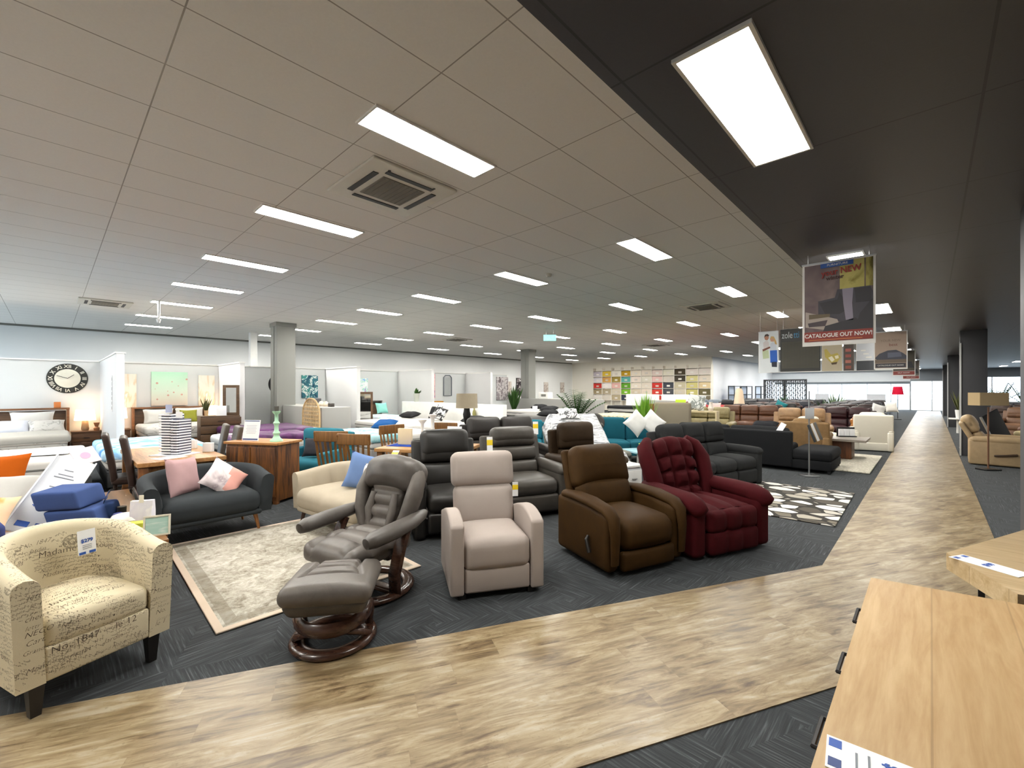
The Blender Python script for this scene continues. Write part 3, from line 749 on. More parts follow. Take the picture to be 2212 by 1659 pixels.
# ------------------------------------------------------------------ wine-red tufted recliner
M_red = fabric('430c12', .3, 14, .3, 300, .85, .0)
o = thing('recliner_chair', 'wine red velvet recliner with square tufted back and rolled arms', 'recliner', (-1.84, 4.75, 0), rad(68))
b = MB(); b.box((0, -.12, .335), (.67, .74, .22), .08, m=(18, 8, 4), puff=(0, .02, .04), fn=seam_fn((-.105, .105), (), .04, .03, 2, 1)); b.build('seat_cushion', M_red, o, sharp=70)
b = MB(); b.box((0, -.455, .335), (.66, .13, .21), .055, m=(18, 2, 3), puff=(0, .02, 0), fn=seam_fn((-.105, .105), (), .035, .03)); b.build('seat_front', M_red, o, sharp=70)
b = MB(); b.box((0, -.475, .135), (.66, .11, .22), .045, m=(18, 2, 3), puff=(0, .015, 0), fn=seam_fn((-.105, .105), (), .02, .02)); b.build('footrest', M_red, o, sharp=70)
Bk = T(0, .22, .40) @ RX(rad(-16))
def tuft(p):
    f = seam_fn((-.10, .10), (-.19, -.02, .15), .05, .03)(p); f.z -= .05 * (f.x / .3) ** 2 * (1 if f.z > 0 else 0); return f
b = MB(); b.box((0, -.03, .30), (.56, .20, .70), .07, M=Bk, m=(20, 3, 26), puff=(0, .03, .02), fn=tuft); b.build('backrest', M_red, o, sharp=70)
for s_ in (-1, 1):
    b = MB(); b.tube([(s_ * .33, -.09, -.02), (s_ * .375, -.10, .20), (s_ * .395, -.08, .40), (s_ * .365, -.03, .56), (s_ * .28, .0, .645)], [(.07, .06), (.09, .08), (.095, .085), (.085, .075), (.05, .045)], 12, M=Bk); b.build('back_wing', M_red, o, sharp=70)
b = MB(); b.box((0, .075, .28), (.72, .09, .68), .04, M=Bk, m=3, fn=lambda p: Vector((p.x * (1 - .25 * max(0, p.z)), p.y, p.z))); b.build('back_shell', M_red, o, sharp=60)
for s_ in (-1, 1):
    b = MB(); b.box((s_ * .44, -.05, .26), (.17, .90, .48), .05, m=3); b.build('arm_panel', M_red, o, sharp=60)
    b = MB(); b.tube([(s_ * .455, -.535, .44), (s_ * .455, -.52, .455), (s_ * .455, -.46, .50), (s_ * .455, -.36, .525), (s_ * .455, -.10, .535), (s_ * .43, .12, .545), (s_ * .40, .30, .55)],
                     [.03, .075, (.105, .085), (.115, .09), (.115, .085), (.105, .075), .05], 12); b.build('arm_pad', M_red, o, sharp=80)
b = MB(); b.box((0, .0, .06), (.82, .78, .1), .01); b.build('frame', plain('1d0d0e', .8), o)

# ------------------------------------------------------------------ two curved loveseats on tapered legs
def loveseat(label, loc, rz, W, mat, wood_mat, seam=0):
    o = thing('loveseat', label, 'sofa', loc, rz)
    def hgt(u): return .63 + .10 * math.sin(PI * u) ** 1.3
    hw = W / 2 - .07
    b = MB(); b.sweep(ushell(hw, -.33, -.05, .13, hgt, .21, flare=.05, power=3.2, back=.36, n_a=60, chan=9 if seam == 0 else 11, depth=.022)); b.build('shell', mat, o, sharp=70)
    b = MB(); b.box((0, -.035, .34), (W - .22, .68, .23), .085, m=(16, 8, 4), puff=(0, .015, .02), fn=seam_fn((0,) if seam else (), (), .018, .015, 2, 1)); b.build('seat', mat, o, sharp=70)
    b = MB(); b.box((0, -.02, .215), (W - .2, .66, .06), .03, m=3); b.build('base', mat, o)
    for s_ in (-1, 1):
        for y in (-.28, .24):
            leg_mb(s_ * (W / 2 - .16), y, .2, .013, .026, (s_ * .035, -.03 if y < 0 else .03)).build('leg', wood_mat, o)
    return o
M_char = fabric('33373a', .10, 8, .3, 400); M_beige = fabric('aea391', .07, 8, .25, 420)
loveseat('charcoal curved loveseat with a pink cushion at each end, on tapered timber legs', (-5.84, 1.20, 0), rad(91), 1.12, M_char, wood('a8703c', '6d4420', 'z'))
loveseat('cream curved loveseat with a channelled back and blue cushion, behind the leather recliner', (-4.76, 2.38, 0), rad(7), 1.40, M_beige, plain('3a2318', .4), 1)
M_pink = fabric('b79698', .06, 6, .2, 260); M_pinkline = fabric('dcc3c3', .05, 6)
pillow(.40, .42, .12, 'cushion', M_pink, 'plain dusty pink cushion standing in the charcoal loveseat', 'cushion', (-5.90, 1.0, .645), (rad(-14), rad(4), rad(128)))
def pinkhalf(c): return (c.x + c.z * .2) > .02
pillow(.40, .40, .12, 'cushion', None, 'cushion patterned half pale marble and half salmon pink in the charcoal loveseat', 'cushion', (-5.80, 1.36, .585), (rad(-42), rad(38), rad(80)),
       mats=[patterned([(0, 'e8e2e0'), (.52, 'd9cfd0'), (.62, '9b8d92'), (.68, 'efe9e7')], 3, interp='LINEAR'), fabric('d99f94', .1, 6)], split=pinkhalf)
pillow(.42, .42, .14, 'cushion', fabric('6d87b5', .1, 6), 'plain blue cushion against the back of the cream loveseat', 'cushion', (-4.72, 2.50, .64), (rad(-14), rad(14), rad(48)))
pillow(.42, .42, .14, 'cushion', fabric('e7dfdc', .06, 5), 'pale cushion with faint pink print beside the blue one on the cream loveseat', 'cushion', (-4.42, 2.46, .60), (rad(-20), rad(-12), rad(10)))

# ------------------------------------------------------------------ rugs
def rug_mat(kind):
    t = NT('rug_' + kind); c = t.coord()
    if kind == 'faded':
        n = t.noise(c, 7, 6, .7, 1.2); n2 = t.noise(c, 40, 4, .7); n3 = t.noise(c, 1.6, 3)
        sp = t.n('ShaderNodeSeparateXYZ'); t.l(c, sp.inputs[0])
        ax = t.math('ABSOLUTE', sp.outputs[0]); ay = t.math('ABSOLUTE', sp.outputs[1])
        e = t.math('MINIMUM', t.math('SUBTRACT', .78, ax), t.math('SUBTRACT', 1.125, ay))
        f = t.math('ADD', t.math('MULTIPLY', n, .5), t.math('ADD', t.math('MULTIPLY', n2, .35), t.math('MULTIPLY', n3, .25)))
        col = t.ramp(f, [(.38, hexc('4f493b')), (.47, hexc('857e70')), (.55, hexc('a39d90')), (.66, hexc('bfbab0'))])
        band = t.math('MULTIPLY', t.math('GREATER_THAN', e, .07), t.math('LESS_THAN', e, .15))
        col = t.mix(t.math('MULTIPLY', band, t.math('MULTIPLY', n2, .9)), col, hexc('6f6654'))
        col = t.mix(t.math('LESS_THAN', e, .05), col, hexc('cbb9a6'))
        t.bump(n2, .3, .004)
    elif kind == 'pebble':
        v = t.n('ShaderNodeTexVoronoi', feature='DISTANCE_TO_EDGE'); m = t.coord(scale=(.62, .9, 1), rot=(0, 0, rad(12))); v.inputs['Scale'].default_value = 5.2; t.l(m, v.inputs['Vector'])
        v2 = t.n('ShaderNodeTexVoronoi'); v2.inputs['Scale'].default_value = 5.2; t.l(m, v2.inputs['Vector'])
        sp = t.n('ShaderNodeSeparateColor'); t.l(v2.outputs['Color'], sp.inputs[0])
        col = t.ramp(sp.outputs[0], [(0, hexc('dcd9d0')), (.32, hexc('a39d90')), (.5, hexc('6d665a')), (.65, hexc('b9b3a8')), (.85, hexc('4d483f'))], 'CONSTANT')
        col = t.mix(t.math('LESS_THAN', t.math('SUBTRACT', v.outputs[0], t.math('MULTIPLY', t.math('POWER', v2.outputs['Distance'], 4), .35)), .045), col, hexc('2b2823'))
    else:
        n = t.noise(c, 26, 4, .7); col = t.ramp(n, [(.3, hexc('9d9686')), (.55, hexc('cfc9b9')), (.75, hexc('e3dfd2'))]); t.bump(n, 1.0, .02)
    t.base(col); t.rough(.95); return t.m
def rug(label, loc, rz, sx, sy, mat, h=.012):
    b = MB(); b.box((0, 0, h / 2), (sx, sy, h), h * .45, m=2); return one('rug', b, mat, label, 'rug', loc, rz)
rug('large faded beige Persian-style rug under the leather recliner', (-4.46, 1.55, .003), rad(88.5), 1.56, 2.25, rug_mat('faded'))
rug('black, grey and cream pebble-pattern rug on the carpet beside the aisle', (-1.62, 7.33, .003), rad(1), 1.6, 2.2, rug_mat('pebble'))
rug('pale shaggy rug beside the aisle under the pedestal coffee table', (-1.55, 12.0, .003), 0, 1.45, 2.9, rug_mat('shag'), .03)

# ------------------------------------------------------------------ pale timber chest and side table by the path
M_oak = wood('c6a97f', 'a8865a', 'y', 1.1, .42, .19, (.32, .66)); M_oakside = wood('a5825a', '86643f', 'y', .9, .45)
o = thing('chest_of_drawers', 'pale timber chest of drawers with black bar handles, beside the path', 'chest of drawers', (0, 0, 0), 0)
def quad_top(P4, z0, z1): 
    b = MB(); b.prism(P4, z1 - z0, M=T(0, 0, (z0 + z1) / 2), axis='z'); return b
b = quad_top([(-.172, .72), (.45, .84), (.245, 2.335), (-.172, 2.25)], .81, .85); b.build('top', M_oak, o)
b = quad_top([(-.13, .76), (.42, .86), (.215, 2.29), (-.13, 2.215)], .1, .81); b.build('body', M_oakside, o)
for j, (y0, y1) in enumerate(((.79, 1.08), (1.10, 1.45), (1.47, 1.82), (1.85, 2.2))):
    for i, z in enumerate((.69, .44, .2)):
        b = MB(); b.box((-.14, (y0 + y1) / 2, z), (.02, y1 - y0, .22), .003); d = b.build('drawer', M_oakside, o)
        yc = (y0 + y1) / 2; h = MB(); h.tube([(-.15, yc - .06, z + .085), (-.197, yc - .06, z + .085), (-.197, yc + .06, z + .085), (-.15, yc + .06, z + .085)], .006, 6); h.build('handle', BLACK, d)
for (x, y) in ((-.1, .8), (.36, .9), (.18, 2.22), (-.1, 2.17)): leg_mb(x, y, .1, .02, .025).build('leg', BLACK, o)
# price sheet lying on it
o = thing('price_sheet', 'white price sheet with blue figures lying on the pale timber chest', 'price sheet', (-.088, 1.118, .8515), rad(-84))
b = MB(); b.box((0, .10, 0), (.10, .34, .0015)); b.build('paper', CARD, o)
b = MB(); b.box((-.03, -.055, .001), (.026, .022, .001)); b.build('logo_square', BLUEINK, o)
b = MB(); b.box((.03, -.055, .001), (.026, .022, .001)); b.build('logo_square', plain('2b4079', .5), o)
for yy, ww in ((-.02, .05), (0.0, .06), (.115, .03), (.14, .05), (.155, .04)):
    b = MB(); b.box((0, yy, .001), (ww, .004, .001)); b.build('small_print', GREYINK, o)
text('$899', .035, BLUEINK, o, T(0, .035, .002) @ RZ(0), sx=.8, bold=.0008); text('$1199', .022, BLUEINK, o, T(0, .07, .002), sx=.8, bold=.0006)

o = thing('side_table', 'pale timber lamp table on thin black metal legs, by the columns', 'table', (0, 0, 0), 0)
b = quad_top([(.055, 3.02), (.245, 2.60), (1.2, 2.95), (.95, 3.55), (.42, 3.9)], .72, .80); b.build('top', wood('cbb592', 'a98f66', 'x', 1.0, .42, .22), o)
for (x, y) in ((.17, 2.98), (.33, 2.75), (1.05, 3.0), (.85, 3.45)):
    b = MB(); b.box((x, y, .36), (.022, .022, .72)); b.build('leg', BLACK, o)
b = MB(); b.tube([(.36, 2.74, .60), (.42, 2.71, .58), (.48, 2.74, .60), (.46, 2.80, .62), (.38, 2.79, .62)], .004, 6, closed=True); b.build('cable_loop', plain('d9d9d6', .4), o)
o = thing('price_sheet', 'white price sheet lying on the pale lamp table with black legs', 'price sheet', (.19, 2.93, .8015), rad(60))
b = MB(); b.box((0, 0, 0), (.10, .24, .0015)); b.build('paper', CARD, o)
for s_ in (-1, 1):
    b = MB(); b.box((s_ * .028, .10, .001), (.026, .02, .001)); b.build('logo_square', BLUEINK, o)
text('$199', .035, BLUEINK, o, T(0, 0, .002), sx=.8, bold=.0008)
# ------------------------------------------------------------------ coffee table behind the tub chair and what lies on it
M_acacia = wood('8f6136', '65401f', 'x', .7, .4, .14)
o = thing('coffee_table', 'low warm timber coffee table behind the script-print tub chair', 'table', (-5.2, -.02, 0), 0)
b = MB(); b.box((0, 0, .475), (2.32, 1.24, .05), .004); b.build('top', M_acacia, o)
b = MB(); b.box((0, 0, .24), (2.2, 1.14, .42), .004); b.build('body', wood('9a6636', '63401f', 'z', .8, .45, .12), o)
# coral-and-cream folded quilt pile and sign
def on_table(x, y): return (x, y, .5)
b = MB(); b.box((0, 0, .06), (.34, .44, .12), .03, m=4, puff=(.01, .01, .01)); b.box((0, 0, .185), (.33, .43, .12), .03, m=4, puff=(.01, .01, .01))
o = thing('folded_linen', 'folded slate blue linen under the big white price stand, on the coffee table', 'linen', (-5.02, .20, .5), rad(60))
for k_, z in enumerate((.075, .225)):
    b = MB(); b.box((0, 0, z), (.32 - .04 * k_, .36, .145), .02, m=4, fn=lambda p, k_=k_: p + Vector((-.10 * k_ - .28 * p.z, 0, 0))); b.build('fold', fabric('3f5384', .08, 7), o, sharp=60)
# the leaning price stand
o = thing('price_stand', 'large white price stand leaning back over the blue linen', 'sign', (-5.0, -.13, .505), rad(80)); 
TL = RY(rad(24)) @ RX(rad(-46))
b = MB(); b.box((0, 0, .36), (.26, .012, .74), .003, M=TL); b.build('board', plain('d5d8de', .4), o)
for s_ in (-1, 1):
    b = MB(); b.box((s_ * .133, -.012, .36), (.012, .03, .74), .003, M=TL); b.build('side_rail', plain('dfe3ea', .25), o)
b = MB(); b.box((0, -.045, .012), (.28, .09, .014), .003); b.build('base_lip', plain('eef1f5', .3), o)
b = MB(); b.box((-.05, -.008, .06), (.075, .003, .045), M=TL); b.build('logo_square', BLUEINK, o)
b = MB(); b.box((.05, -.008, .06), (.06, .003, .045), M=TL); b.build('logo_square', plain('31508c', .5), o)
b = MB()
for z, w_ in ((.30, .09), (.34, .12), (.42, .10), (.52, .13), (.55, .10), (.60, .06)): b.box((0, -.008, z), (w_, .002, .008), M=TL)
b.build('small_print', GREYINK, o)
text('$1299', .055, BLUEINK, o, TL @ T(0, -.009, .24) @ UP, bold=.001)
b = MB(); b.box((.03, .004, .80), (.17, .004, .17), M=TL @ T(.03, 0, .80) @ RY(rad(45)) @ T(-.03, 0, -.80)); b.build('corner_card', plain('d6ced6', .5), o)
b = MB(); b.lathe([(.0, 0), (.035, .001)], n=12, M=TL @ T(.03, -.0, .80) @ RX(PI / 2)); b.build('card_flower', plain('d9a7c4', .6), o)
pillow(.46, .46, .17, 'cushion', fabric('b4560f', .12, 9, .3), 'bright orange cushion lying behind the white price stand', 'cushion', (-6.15, -.36, .78), (rad(-20), 0, rad(70)))
pillow(.46, .46, .17, 'cushion', patterned([(0, 'f3e6d6'), (.45, 'eec9a0'), (.52, 'e8923f'), (.62, 'f6e9da'), (.7, 'd97a2c')], 2.6, interp='LINEAR'), 'white cushion with orange watercolour print on the coffee table corner', 'cushion', (-5.0, -.42, .62), (rad(-50), 0, rad(74)))
pillow(.48, .48, .14, 'cushion', fabric('b5b4b0', .04, 5), 'plain off-white cushion tucked between the orange cushion and price stand', 'cushion', (-5.75, -.30, .68), (rad(-55), 0, rad(64)))
b = MB(); b.box((0, 0, .09), (.30, .34, .18), .04, m=3); one('cushion_stack', b, fabric('3f4a7d', .08, 6), 'dark blue folded throw under the orange print cushion', 'throw', (-4.70, -.40, .5), rad(10))
# glass hurricane, dish, bags, frame
o = thing('hurricane_lantern', 'clear glass hurricane lantern beside the shell-shaped dish', 'lantern', (-4.98, .42, .5), 0)
b = MB(); b.lathe([(.07, .012), (.115, .07), (.125, .13), (.095, .22), (.082, .25), (.079, .25), (.091, .22), (.12, .13), (.11, .072), (.068, .018), (.0, .016)], n=24); b.build('glass_bowl', glass('f2f6f4'), o)
b = MB(); b.lathe([(.085, 0), (.085, .014), (0, .014)], n=20); b.build('base', plain('c9b48e', .4), o)
b = MB(); b.cyl((0, 0, .018), (0, 0, .10), .032); b.build('candle', plain('efe6d2', .5), o)
o = thing('dish', 'small white rounded dish with a dark blue end on the coffee table', 'dish', (-4.66, .42, .5), rad(20))
b = MB(); b.lathe([(.045, 0), (.085, .03), (.10, .065), (.085, .09), (.06, .10), (0, .10)], n=24, sx=1.25); b.build('bowl', plain('efe7df', .25), o, sharp=60)
b = MB(); b.box((-.118, 0, .07), (.05, .07, .055), .02, m=2); b.build('blue_end', plain('28306e', .4), o)
o = thing('gift_bag', 'white floral gift bag with a cream tag on the coffee table', 'bag', (-4.56, .51, .5), rad(60))
b = MB(); b.sweep([[(sx * w_ / 2, sy * d / 2, z) for sx, sy in ((-1, -1), (1, -1), (1, 1), (-1, 1))] for z, w_, d in ((0, .14, .08), (.12, .145, .07), (.21, .15, .035))]); b.build('bag', patterned([(0, 'f1eff2'), (.5, 'dedce8'), (.6, 'eceaf0'), (.66, '9fae8b')], 9, interp='LINEAR'), o)
b = MB(); b.box((0, -.02, .225), (.03, .006, .06)); b.build('tag', plain('f3efe0', .6), o)
o = thing('candle_box', 'lime green and yellow candle box beside the pale picture frame', 'box', (-4.35, .47, .5), rad(66))
b = MB(); b.box((0, 0, .045), (.17, .09, .09), .003); b.build('carton', plain('b9bf3e', .5), o)
b = MB(); b.box((0, -.046, .045), (.13, .002, .03)); b.build('band', plain('e2dfae', .5), o)
o = thing('framed_print', 'small pale frame with mint print standing at the coffee table corner', 'frame', (-4.20, .55, .5), rad(72)); o.rotation_euler.x = rad(-8)
b = MB()
for s_ in (-1, 1): b.box((s_ * .075, 0, .075), (.012, .014, .15)); b.box((0, 0, .075 + s_ * .069), (.15, .014, .012))
b.build('border', plain('dcd9c9', .4), o)
b = MB(); b.box((0, .001, .075), (.14, .006, .14)); b.build('print', patterned([(0, 'bfd8d2'), (.5, 'a9cfc6'), (.6, 'd5e4dd')], 4, (1, 1, 6), interp='LINEAR'), o)

# ------------------------------------------------------------------ dining table with leather chairs and a sample tower
M_acA = wood('b98b57', '84592f', 'x', .8, .42, .16)
o = thing('dining_table', 'warm timber dining table with square legs behind the charcoal loveseat', 'dining table', (-7.28, 1.10, 0), 0)
b = MB(); b.box((0, 0, .735), (1.72, .86, .05), .005); b.build('top', M_acA, o)
b = MB(); b.box((0, 0, .66), (1.5, .68, .10)); b.build('apron', M_acA, o)
for sx in (-1, 1):
    for sy in (-1, 1):
        b = MB(); b.box((sx * .79, sy * .37, .355), (.09, .09, .71), .004); b.build('leg', wood('8d5c32', '5a3a1e', 'z', .8), o)
def parsons(label, loc, rz, mat):
    o = thing('dining_chair', label, 'chair', loc, rz, 'leather dining chairs round the timber table')
    b = MB(); b.box((0, 0, .45), (.45, .46, .09), .03, m=4, puff=(0, 0, .012)); b.build('seat', mat, o, sharp=60)
    def bend(p): p.y += .09 * max(0, (p.z + .3) / .6) ** 1.3; return p
    b = MB(); b.box((0, .20, .74), (.45, .07, .60), .025, m=(4, 1, 8), fn=bend); b.build('backrest', mat, o, sharp=60)
    for sx in (-1, 1):
        for sy in (-1, 1): leg_mb(sx * .19, sy * .19, .41, .016, .022).build('leg', plain('2a1a12', .4), o)
    return o
M_dk = leather('3a2d28', .38, .15); M_dk2 = leather('4c443d', .42, .15)
c1 = parsons('dark brown leather dining chair at the table, second from the charcoal loveseat', (-7.50, .76, 0), rad(176), M_dk)
dup(c1, 'dark brown leather dining chair at the table, beside the charcoal loveseat', (-6.88, .88, 0), rad(174))
c2 = parsons('grey-brown leather dining chair across the table, behind the sample tower', (-8.2, 1.66, 0), rad(-8), M_dk2)
dup(c2, 'grey-brown leather dining chair across the table, beside the rustic cabinet', (-7.6, 1.68, 0), rad(-6))
o = thing('sample_tower', 'tall white tower of stacked sample trays on the dining table', 'display stand', (-6.98, 1.10, .76), rad(38))
b = MB(); b.box((0, 0, .006), (.40, .34, .012)); b.build('base', plain('e6e8ec', .4), o)
for k_ in range(15):
    b = MB(); b.box((-.05, 0, .035 + k_ * .034), (.15, .22, .018), .003); b.build('tray', plain('f4f4f8', .4), o)
for k_ in range(13):
    b = MB(); b.box((.072, .01, .03 + k_ * .034), (.085, .22, .017), .003); b.build('tray', plain('ebecf4', .4), o)
b = MB(); b.box((-.05, .02, .27), (.14, .19, .5)); b.build('spine', plain('45475a', .6), o)
b = MB(); b.box((.072, .03, .235), (.08, .19, .44)); b.build('spine', plain('45475a', .6), o)
b = MB(); b.box((-.04, -.05, .59), (.09, .004, .10)); b.build('top_card', plain('aab2cf', .5), o)
b = MB(); b.box((.10, -.05, .51), (.09, .004, .08)); b.build('top_card', CARD, o)
b = MB(); b.box((0, 0, 0), (.22, .30, .002)); one('paper_sheet', b, CARD, 'white paper sheet lying before the sample tower on the dining table', 'paper', (-6.72, 1.0, .7615), rad(20))
for (x, y, lab) in ((-7.55, 1.38, 'small white box on the dining table next to the sample tower'), (-7.0, 1.46, 'small white tent card on the far side of the dining table')):
    b = MB(); b.box((0, 0, .06), (.12, .06, .12), .004); one('table_card', b, CARD, lab, 'card', (x, y, .76), rad(40))

# ------------------------------------------------------------------ rustic recycled-timber cabinet
M_rust = wood('84511f', '3a200f', 'z', .6, .5, .075, (.40, .60)); M_rusttop = wood('c08b52', '8c5c30', 'x', .7, .4, .12)
o = thing('rustic_cabinet', 'rustic timber cabinet of recycled boards with a white notice on top', 'cabinet', (-7.02, 2.14, 0), rad(30))
b = MB(); b.box((0, 0, .835), (.90, .50, .035), .004); b.build('top', M_rusttop, o)
b = MB(); b.box((0, 0, .43), (.84, .45, .78), .004); b.build('body', M_rust, o)
for s_ in (-1, 1):
    b = MB(); b.box((s_ * .21, -.23, .44), (.40, .025, .68), .004); d = b.build('door', M_rust, o)
    b = MB(); b.lathe([(0, 0), (.012, .004), (.014, .02), (0, .026)], n=10, M=T(s_ * .05, -.243, .46) @ RX(PI / 2)); b.build('knob', DARKMETAL, d)
for sx in (-1, 1):
    for sy in (-1, 1):
        b = MB(); b.box((sx * .39, sy * .195, .02), (.06, .06, .04)); b.build('foot', M_rust, o)
o = thing('notice', 'white printed notice in a clear stand on the rustic cabinet', 'notice', (-7.08, 1.98, .853), rad(34)); o.rotation_euler.x = rad(-10)
b = MB(); b.box((0, 0, .15), (.26, .005, .30)); b.build('sheet', CARD, o)
b = MB()
for k_ in range(6): b.box((0, -.004, .22 - k_ * .022), (.17 - .02 * (k_ % 2), .002, .005))
b.build('small_print', plain('b4bac8', .6), o)
for z, h_ in ((.024, .02), (.285, .012)):
    b = MB(); b.box((0, -.004, z), (.24, .002, h_)); b.build('blue_band', plain('3c4e80', .5), o)
o = thing('candlestick', 'tall mint green turned candlestick on the rustic cabinet', 'candlestick', (-6.74, 2.22, .853), 0)
b = MB(); b.lathe([(.085, 0), (.085, .02), (.05, .05), (.035, .09), (.05, .12), (.03, .15), (.026, .22), (.045, .26), (.026, .29), (.024, .38), (.05, .41), (.055, .43), (.0, .43)], n=20); b.build('stem', plain('a9d6b6', .5), o, sharp=50)
b = MB(); b.lathe([(.03, .43), (.032, .50), (0, .50)], n=14); b.build('candle', plain('44403a', .6), o)

# ------------------------------------------------------------------ teal armchair
M_teal = fabric('2c6b7a', .10, 7, .2)
def boxy_sofa(name, label, cat, loc, rz, W, mat, h=.78, arm=.6, depth=.85, legs=True, legmat=None, seats=1, at=.12, group=None):
    o = thing(name, label, cat, loc, rz, group)
    for s_ in (-1, 1):
        b = MB(); b.box((s_ * (W / 2 - at / 2), -.02, (arm + .14) / 2), (at, depth - .06, arm - .14), .03, m=3); b.build('armrest', mat, o, sharp=60)
    n = seats; w_ = (W - 2 * at) / n
    for i in range(n):
        x = -W / 2 + at + w_ * (i + .5)
        b = MB(); b.box((x, -.06, .36), (w_ - .006, depth - .20, .18), .05, m=4, puff=(0, .012, .025)); b.build('seat_cushion', mat, o, sharp=60)
        b = MB(); b.box((x, depth / 2 - .20, .40 + (h - .40) / 2 + .02), (w_ - .006, .17, h - .40), .055, M=None, m=4, puff=(0, .025, .01)); b.build('back_cushion', mat, o, sharp=60)
    b = MB(); b.box((0, depth / 2 - .06, (h + .1) / 2 - .02), (W, .11, h - .14), .035, m=3); b.build('back', mat, o, sharp=60)
    b = MB(); b.box((0, 0, .22), (W - .04, depth - .08, .14), .02, m=2); b.build('base', mat, o)
    for sx in (-1, 1):
        for sy in (-1, 1): leg_mb(sx * (W / 2 - .08), sy * (depth / 2 - .1), .16, .014, .022).build('leg', legmat or plain('5a3d22', .4), o)
    return o
boxy_sofa('armchair', 'teal armchair holding a charcoal cushion, behind the rustic cabinet', 'armchair', (-7.45, 3.05, 0), rad(30), .98, M_teal, .90, .60, .86)
pillow(.46, .32, .12, 'cushion', fabric('35353a', .08, 7), 'charcoal oblong cushion propped in the teal armchair', 'cushion', (-7.30, 3.02, .64), (rad(-20), 0, rad(40)))
# ------------------------------------------------------------------ timber dining set with blue runner
M_oakc = wood('8e6330', '5b3c1a', 'z', .9, .4)
def slat_chair(label, loc, rz):
    o = thing('slat_back_chair', label, 'chair', loc, rz, 'timber slat-back chairs')
    b = MB(); b.box((0, 0, .44), (.45, .43, .035), .012, m=3); b.build('seat', M_oakc, o)
    for s_ in (-1, 1):
        b = MB(); b.tube([(s_ * .17, .17, 0), (s_ * .19, .19, .44), (s_ * .23, .27, .98)], [(.02, .016)] * 3, 6); b.build('back_post', M_oakc, o)
        b = MB(); b.cyl((s_ * .18, -.18, 0), (s_ * .18, -.18, .43), .016, .022); b.build('leg', M_oakc, o)
    b = MB(); b.box((0, .255, .925), (.50, .028, .15), .01, M=None, m=(6, 1, 2), fn=lambda p: Vector((p.x, p.y + .03 * (1 - (p.x / .25) ** 2), p.z))); b.build('top_rail', M_oakc, o)
    for i in range(5):
        x = -.14 + .07 * i; b = MB(); b.tube([(x * .9, .19, .46), (x, .25, .70), (x * 1.1, .275, .87)], [(.018, .006)] * 3, 6); b.build('back_slat', M_oakc, o)
    return o
s1 = slat_chair('timber slat-back chair beside the teal armchair', (-6.35, 2.95, 0), rad(-140))
dup(s1, 'timber slat-back chair nearer the recliners, before the blue-runner table', (-5.72, 3.02, 0), rad(-150))
dup(s1, 'timber slat-back chair at the end of the blue-runner table', (-6.25, 3.95, 0), rad(95))
dup(s1, 'timber slat-back chair on the far side of the blue-runner table', (-6.15, 4.62, 0), rad(30))
o = thing('dining_table', 'pale timber dining table with a royal blue runner and candlesticks', 'dining table', (-5.35, 3.85, 0), rad(30))
b = MB(); b.box((0, 0, .735), (1.3, .85, .05), .006); b.build('top', wood('c79a66', '9a6d3d', 'x', .8, .4, .15), o)
for sx in (-1, 1):
    for sy in (-1, 1): b = MB(); b.box((sx * .58, sy * .36, .355), (.08, .08, .71), .004); b.build('leg', M_oakc, o)
b = MB(); b.box((0, 0, .002), (1.2, .36, .004)); one('table_runner', b, fabric('1f3f93', .1, 8), 'royal blue runner on the timber dining table', 'runner', (-5.35, 3.85, .761), rad(30))
def stick(label, x, y, h):
    o = thing('candlestick', label, 'candlestick', (x, y, .766), 0, 'white candlesticks on the blue runner')
    b = MB(); b.lathe([(.075, 0), (.075, .015), (.035, .04), (.028, .08), (.024, h * .5), (.030, h * .55), (.024, h * .6), (.026, h - .06), (.06, h - .02), (.06, h), (0, h)], n=16); b.build('stem', plain('ecebe6', .4), o, sharp=50); return o
stick('taller white turned candlestick on the blue runner', -5.28, 3.86, .46); stick('shorter white turned candlestick on the blue runner', -5.45, 3.80, .38)
b = MB(); b.box((0, 0, .12), (.22, .05, .24), .004); one('box', b, plain('d8c7a4', .6), 'cream carton standing on the blue runner beside the candlesticks', 'box', (-5.72, 3.68, .766), rad(30))
o = thing('notice', 'white card notice on the dining table behind the black recliner', 'notice', (-4.98, 4.0, .761), rad(30)); o.rotation_euler.x = rad(-12)
b = MB(); b.box((0, 0, .15), (.22, .005, .30)); b.build('sheet', CARD, o)
b = MB()
for k_ in range(5): b.box((0, -.004, .22 - k_ * .025), (.14, .002, .006))
b.build('small_print', plain('aab3c6', .6), o)
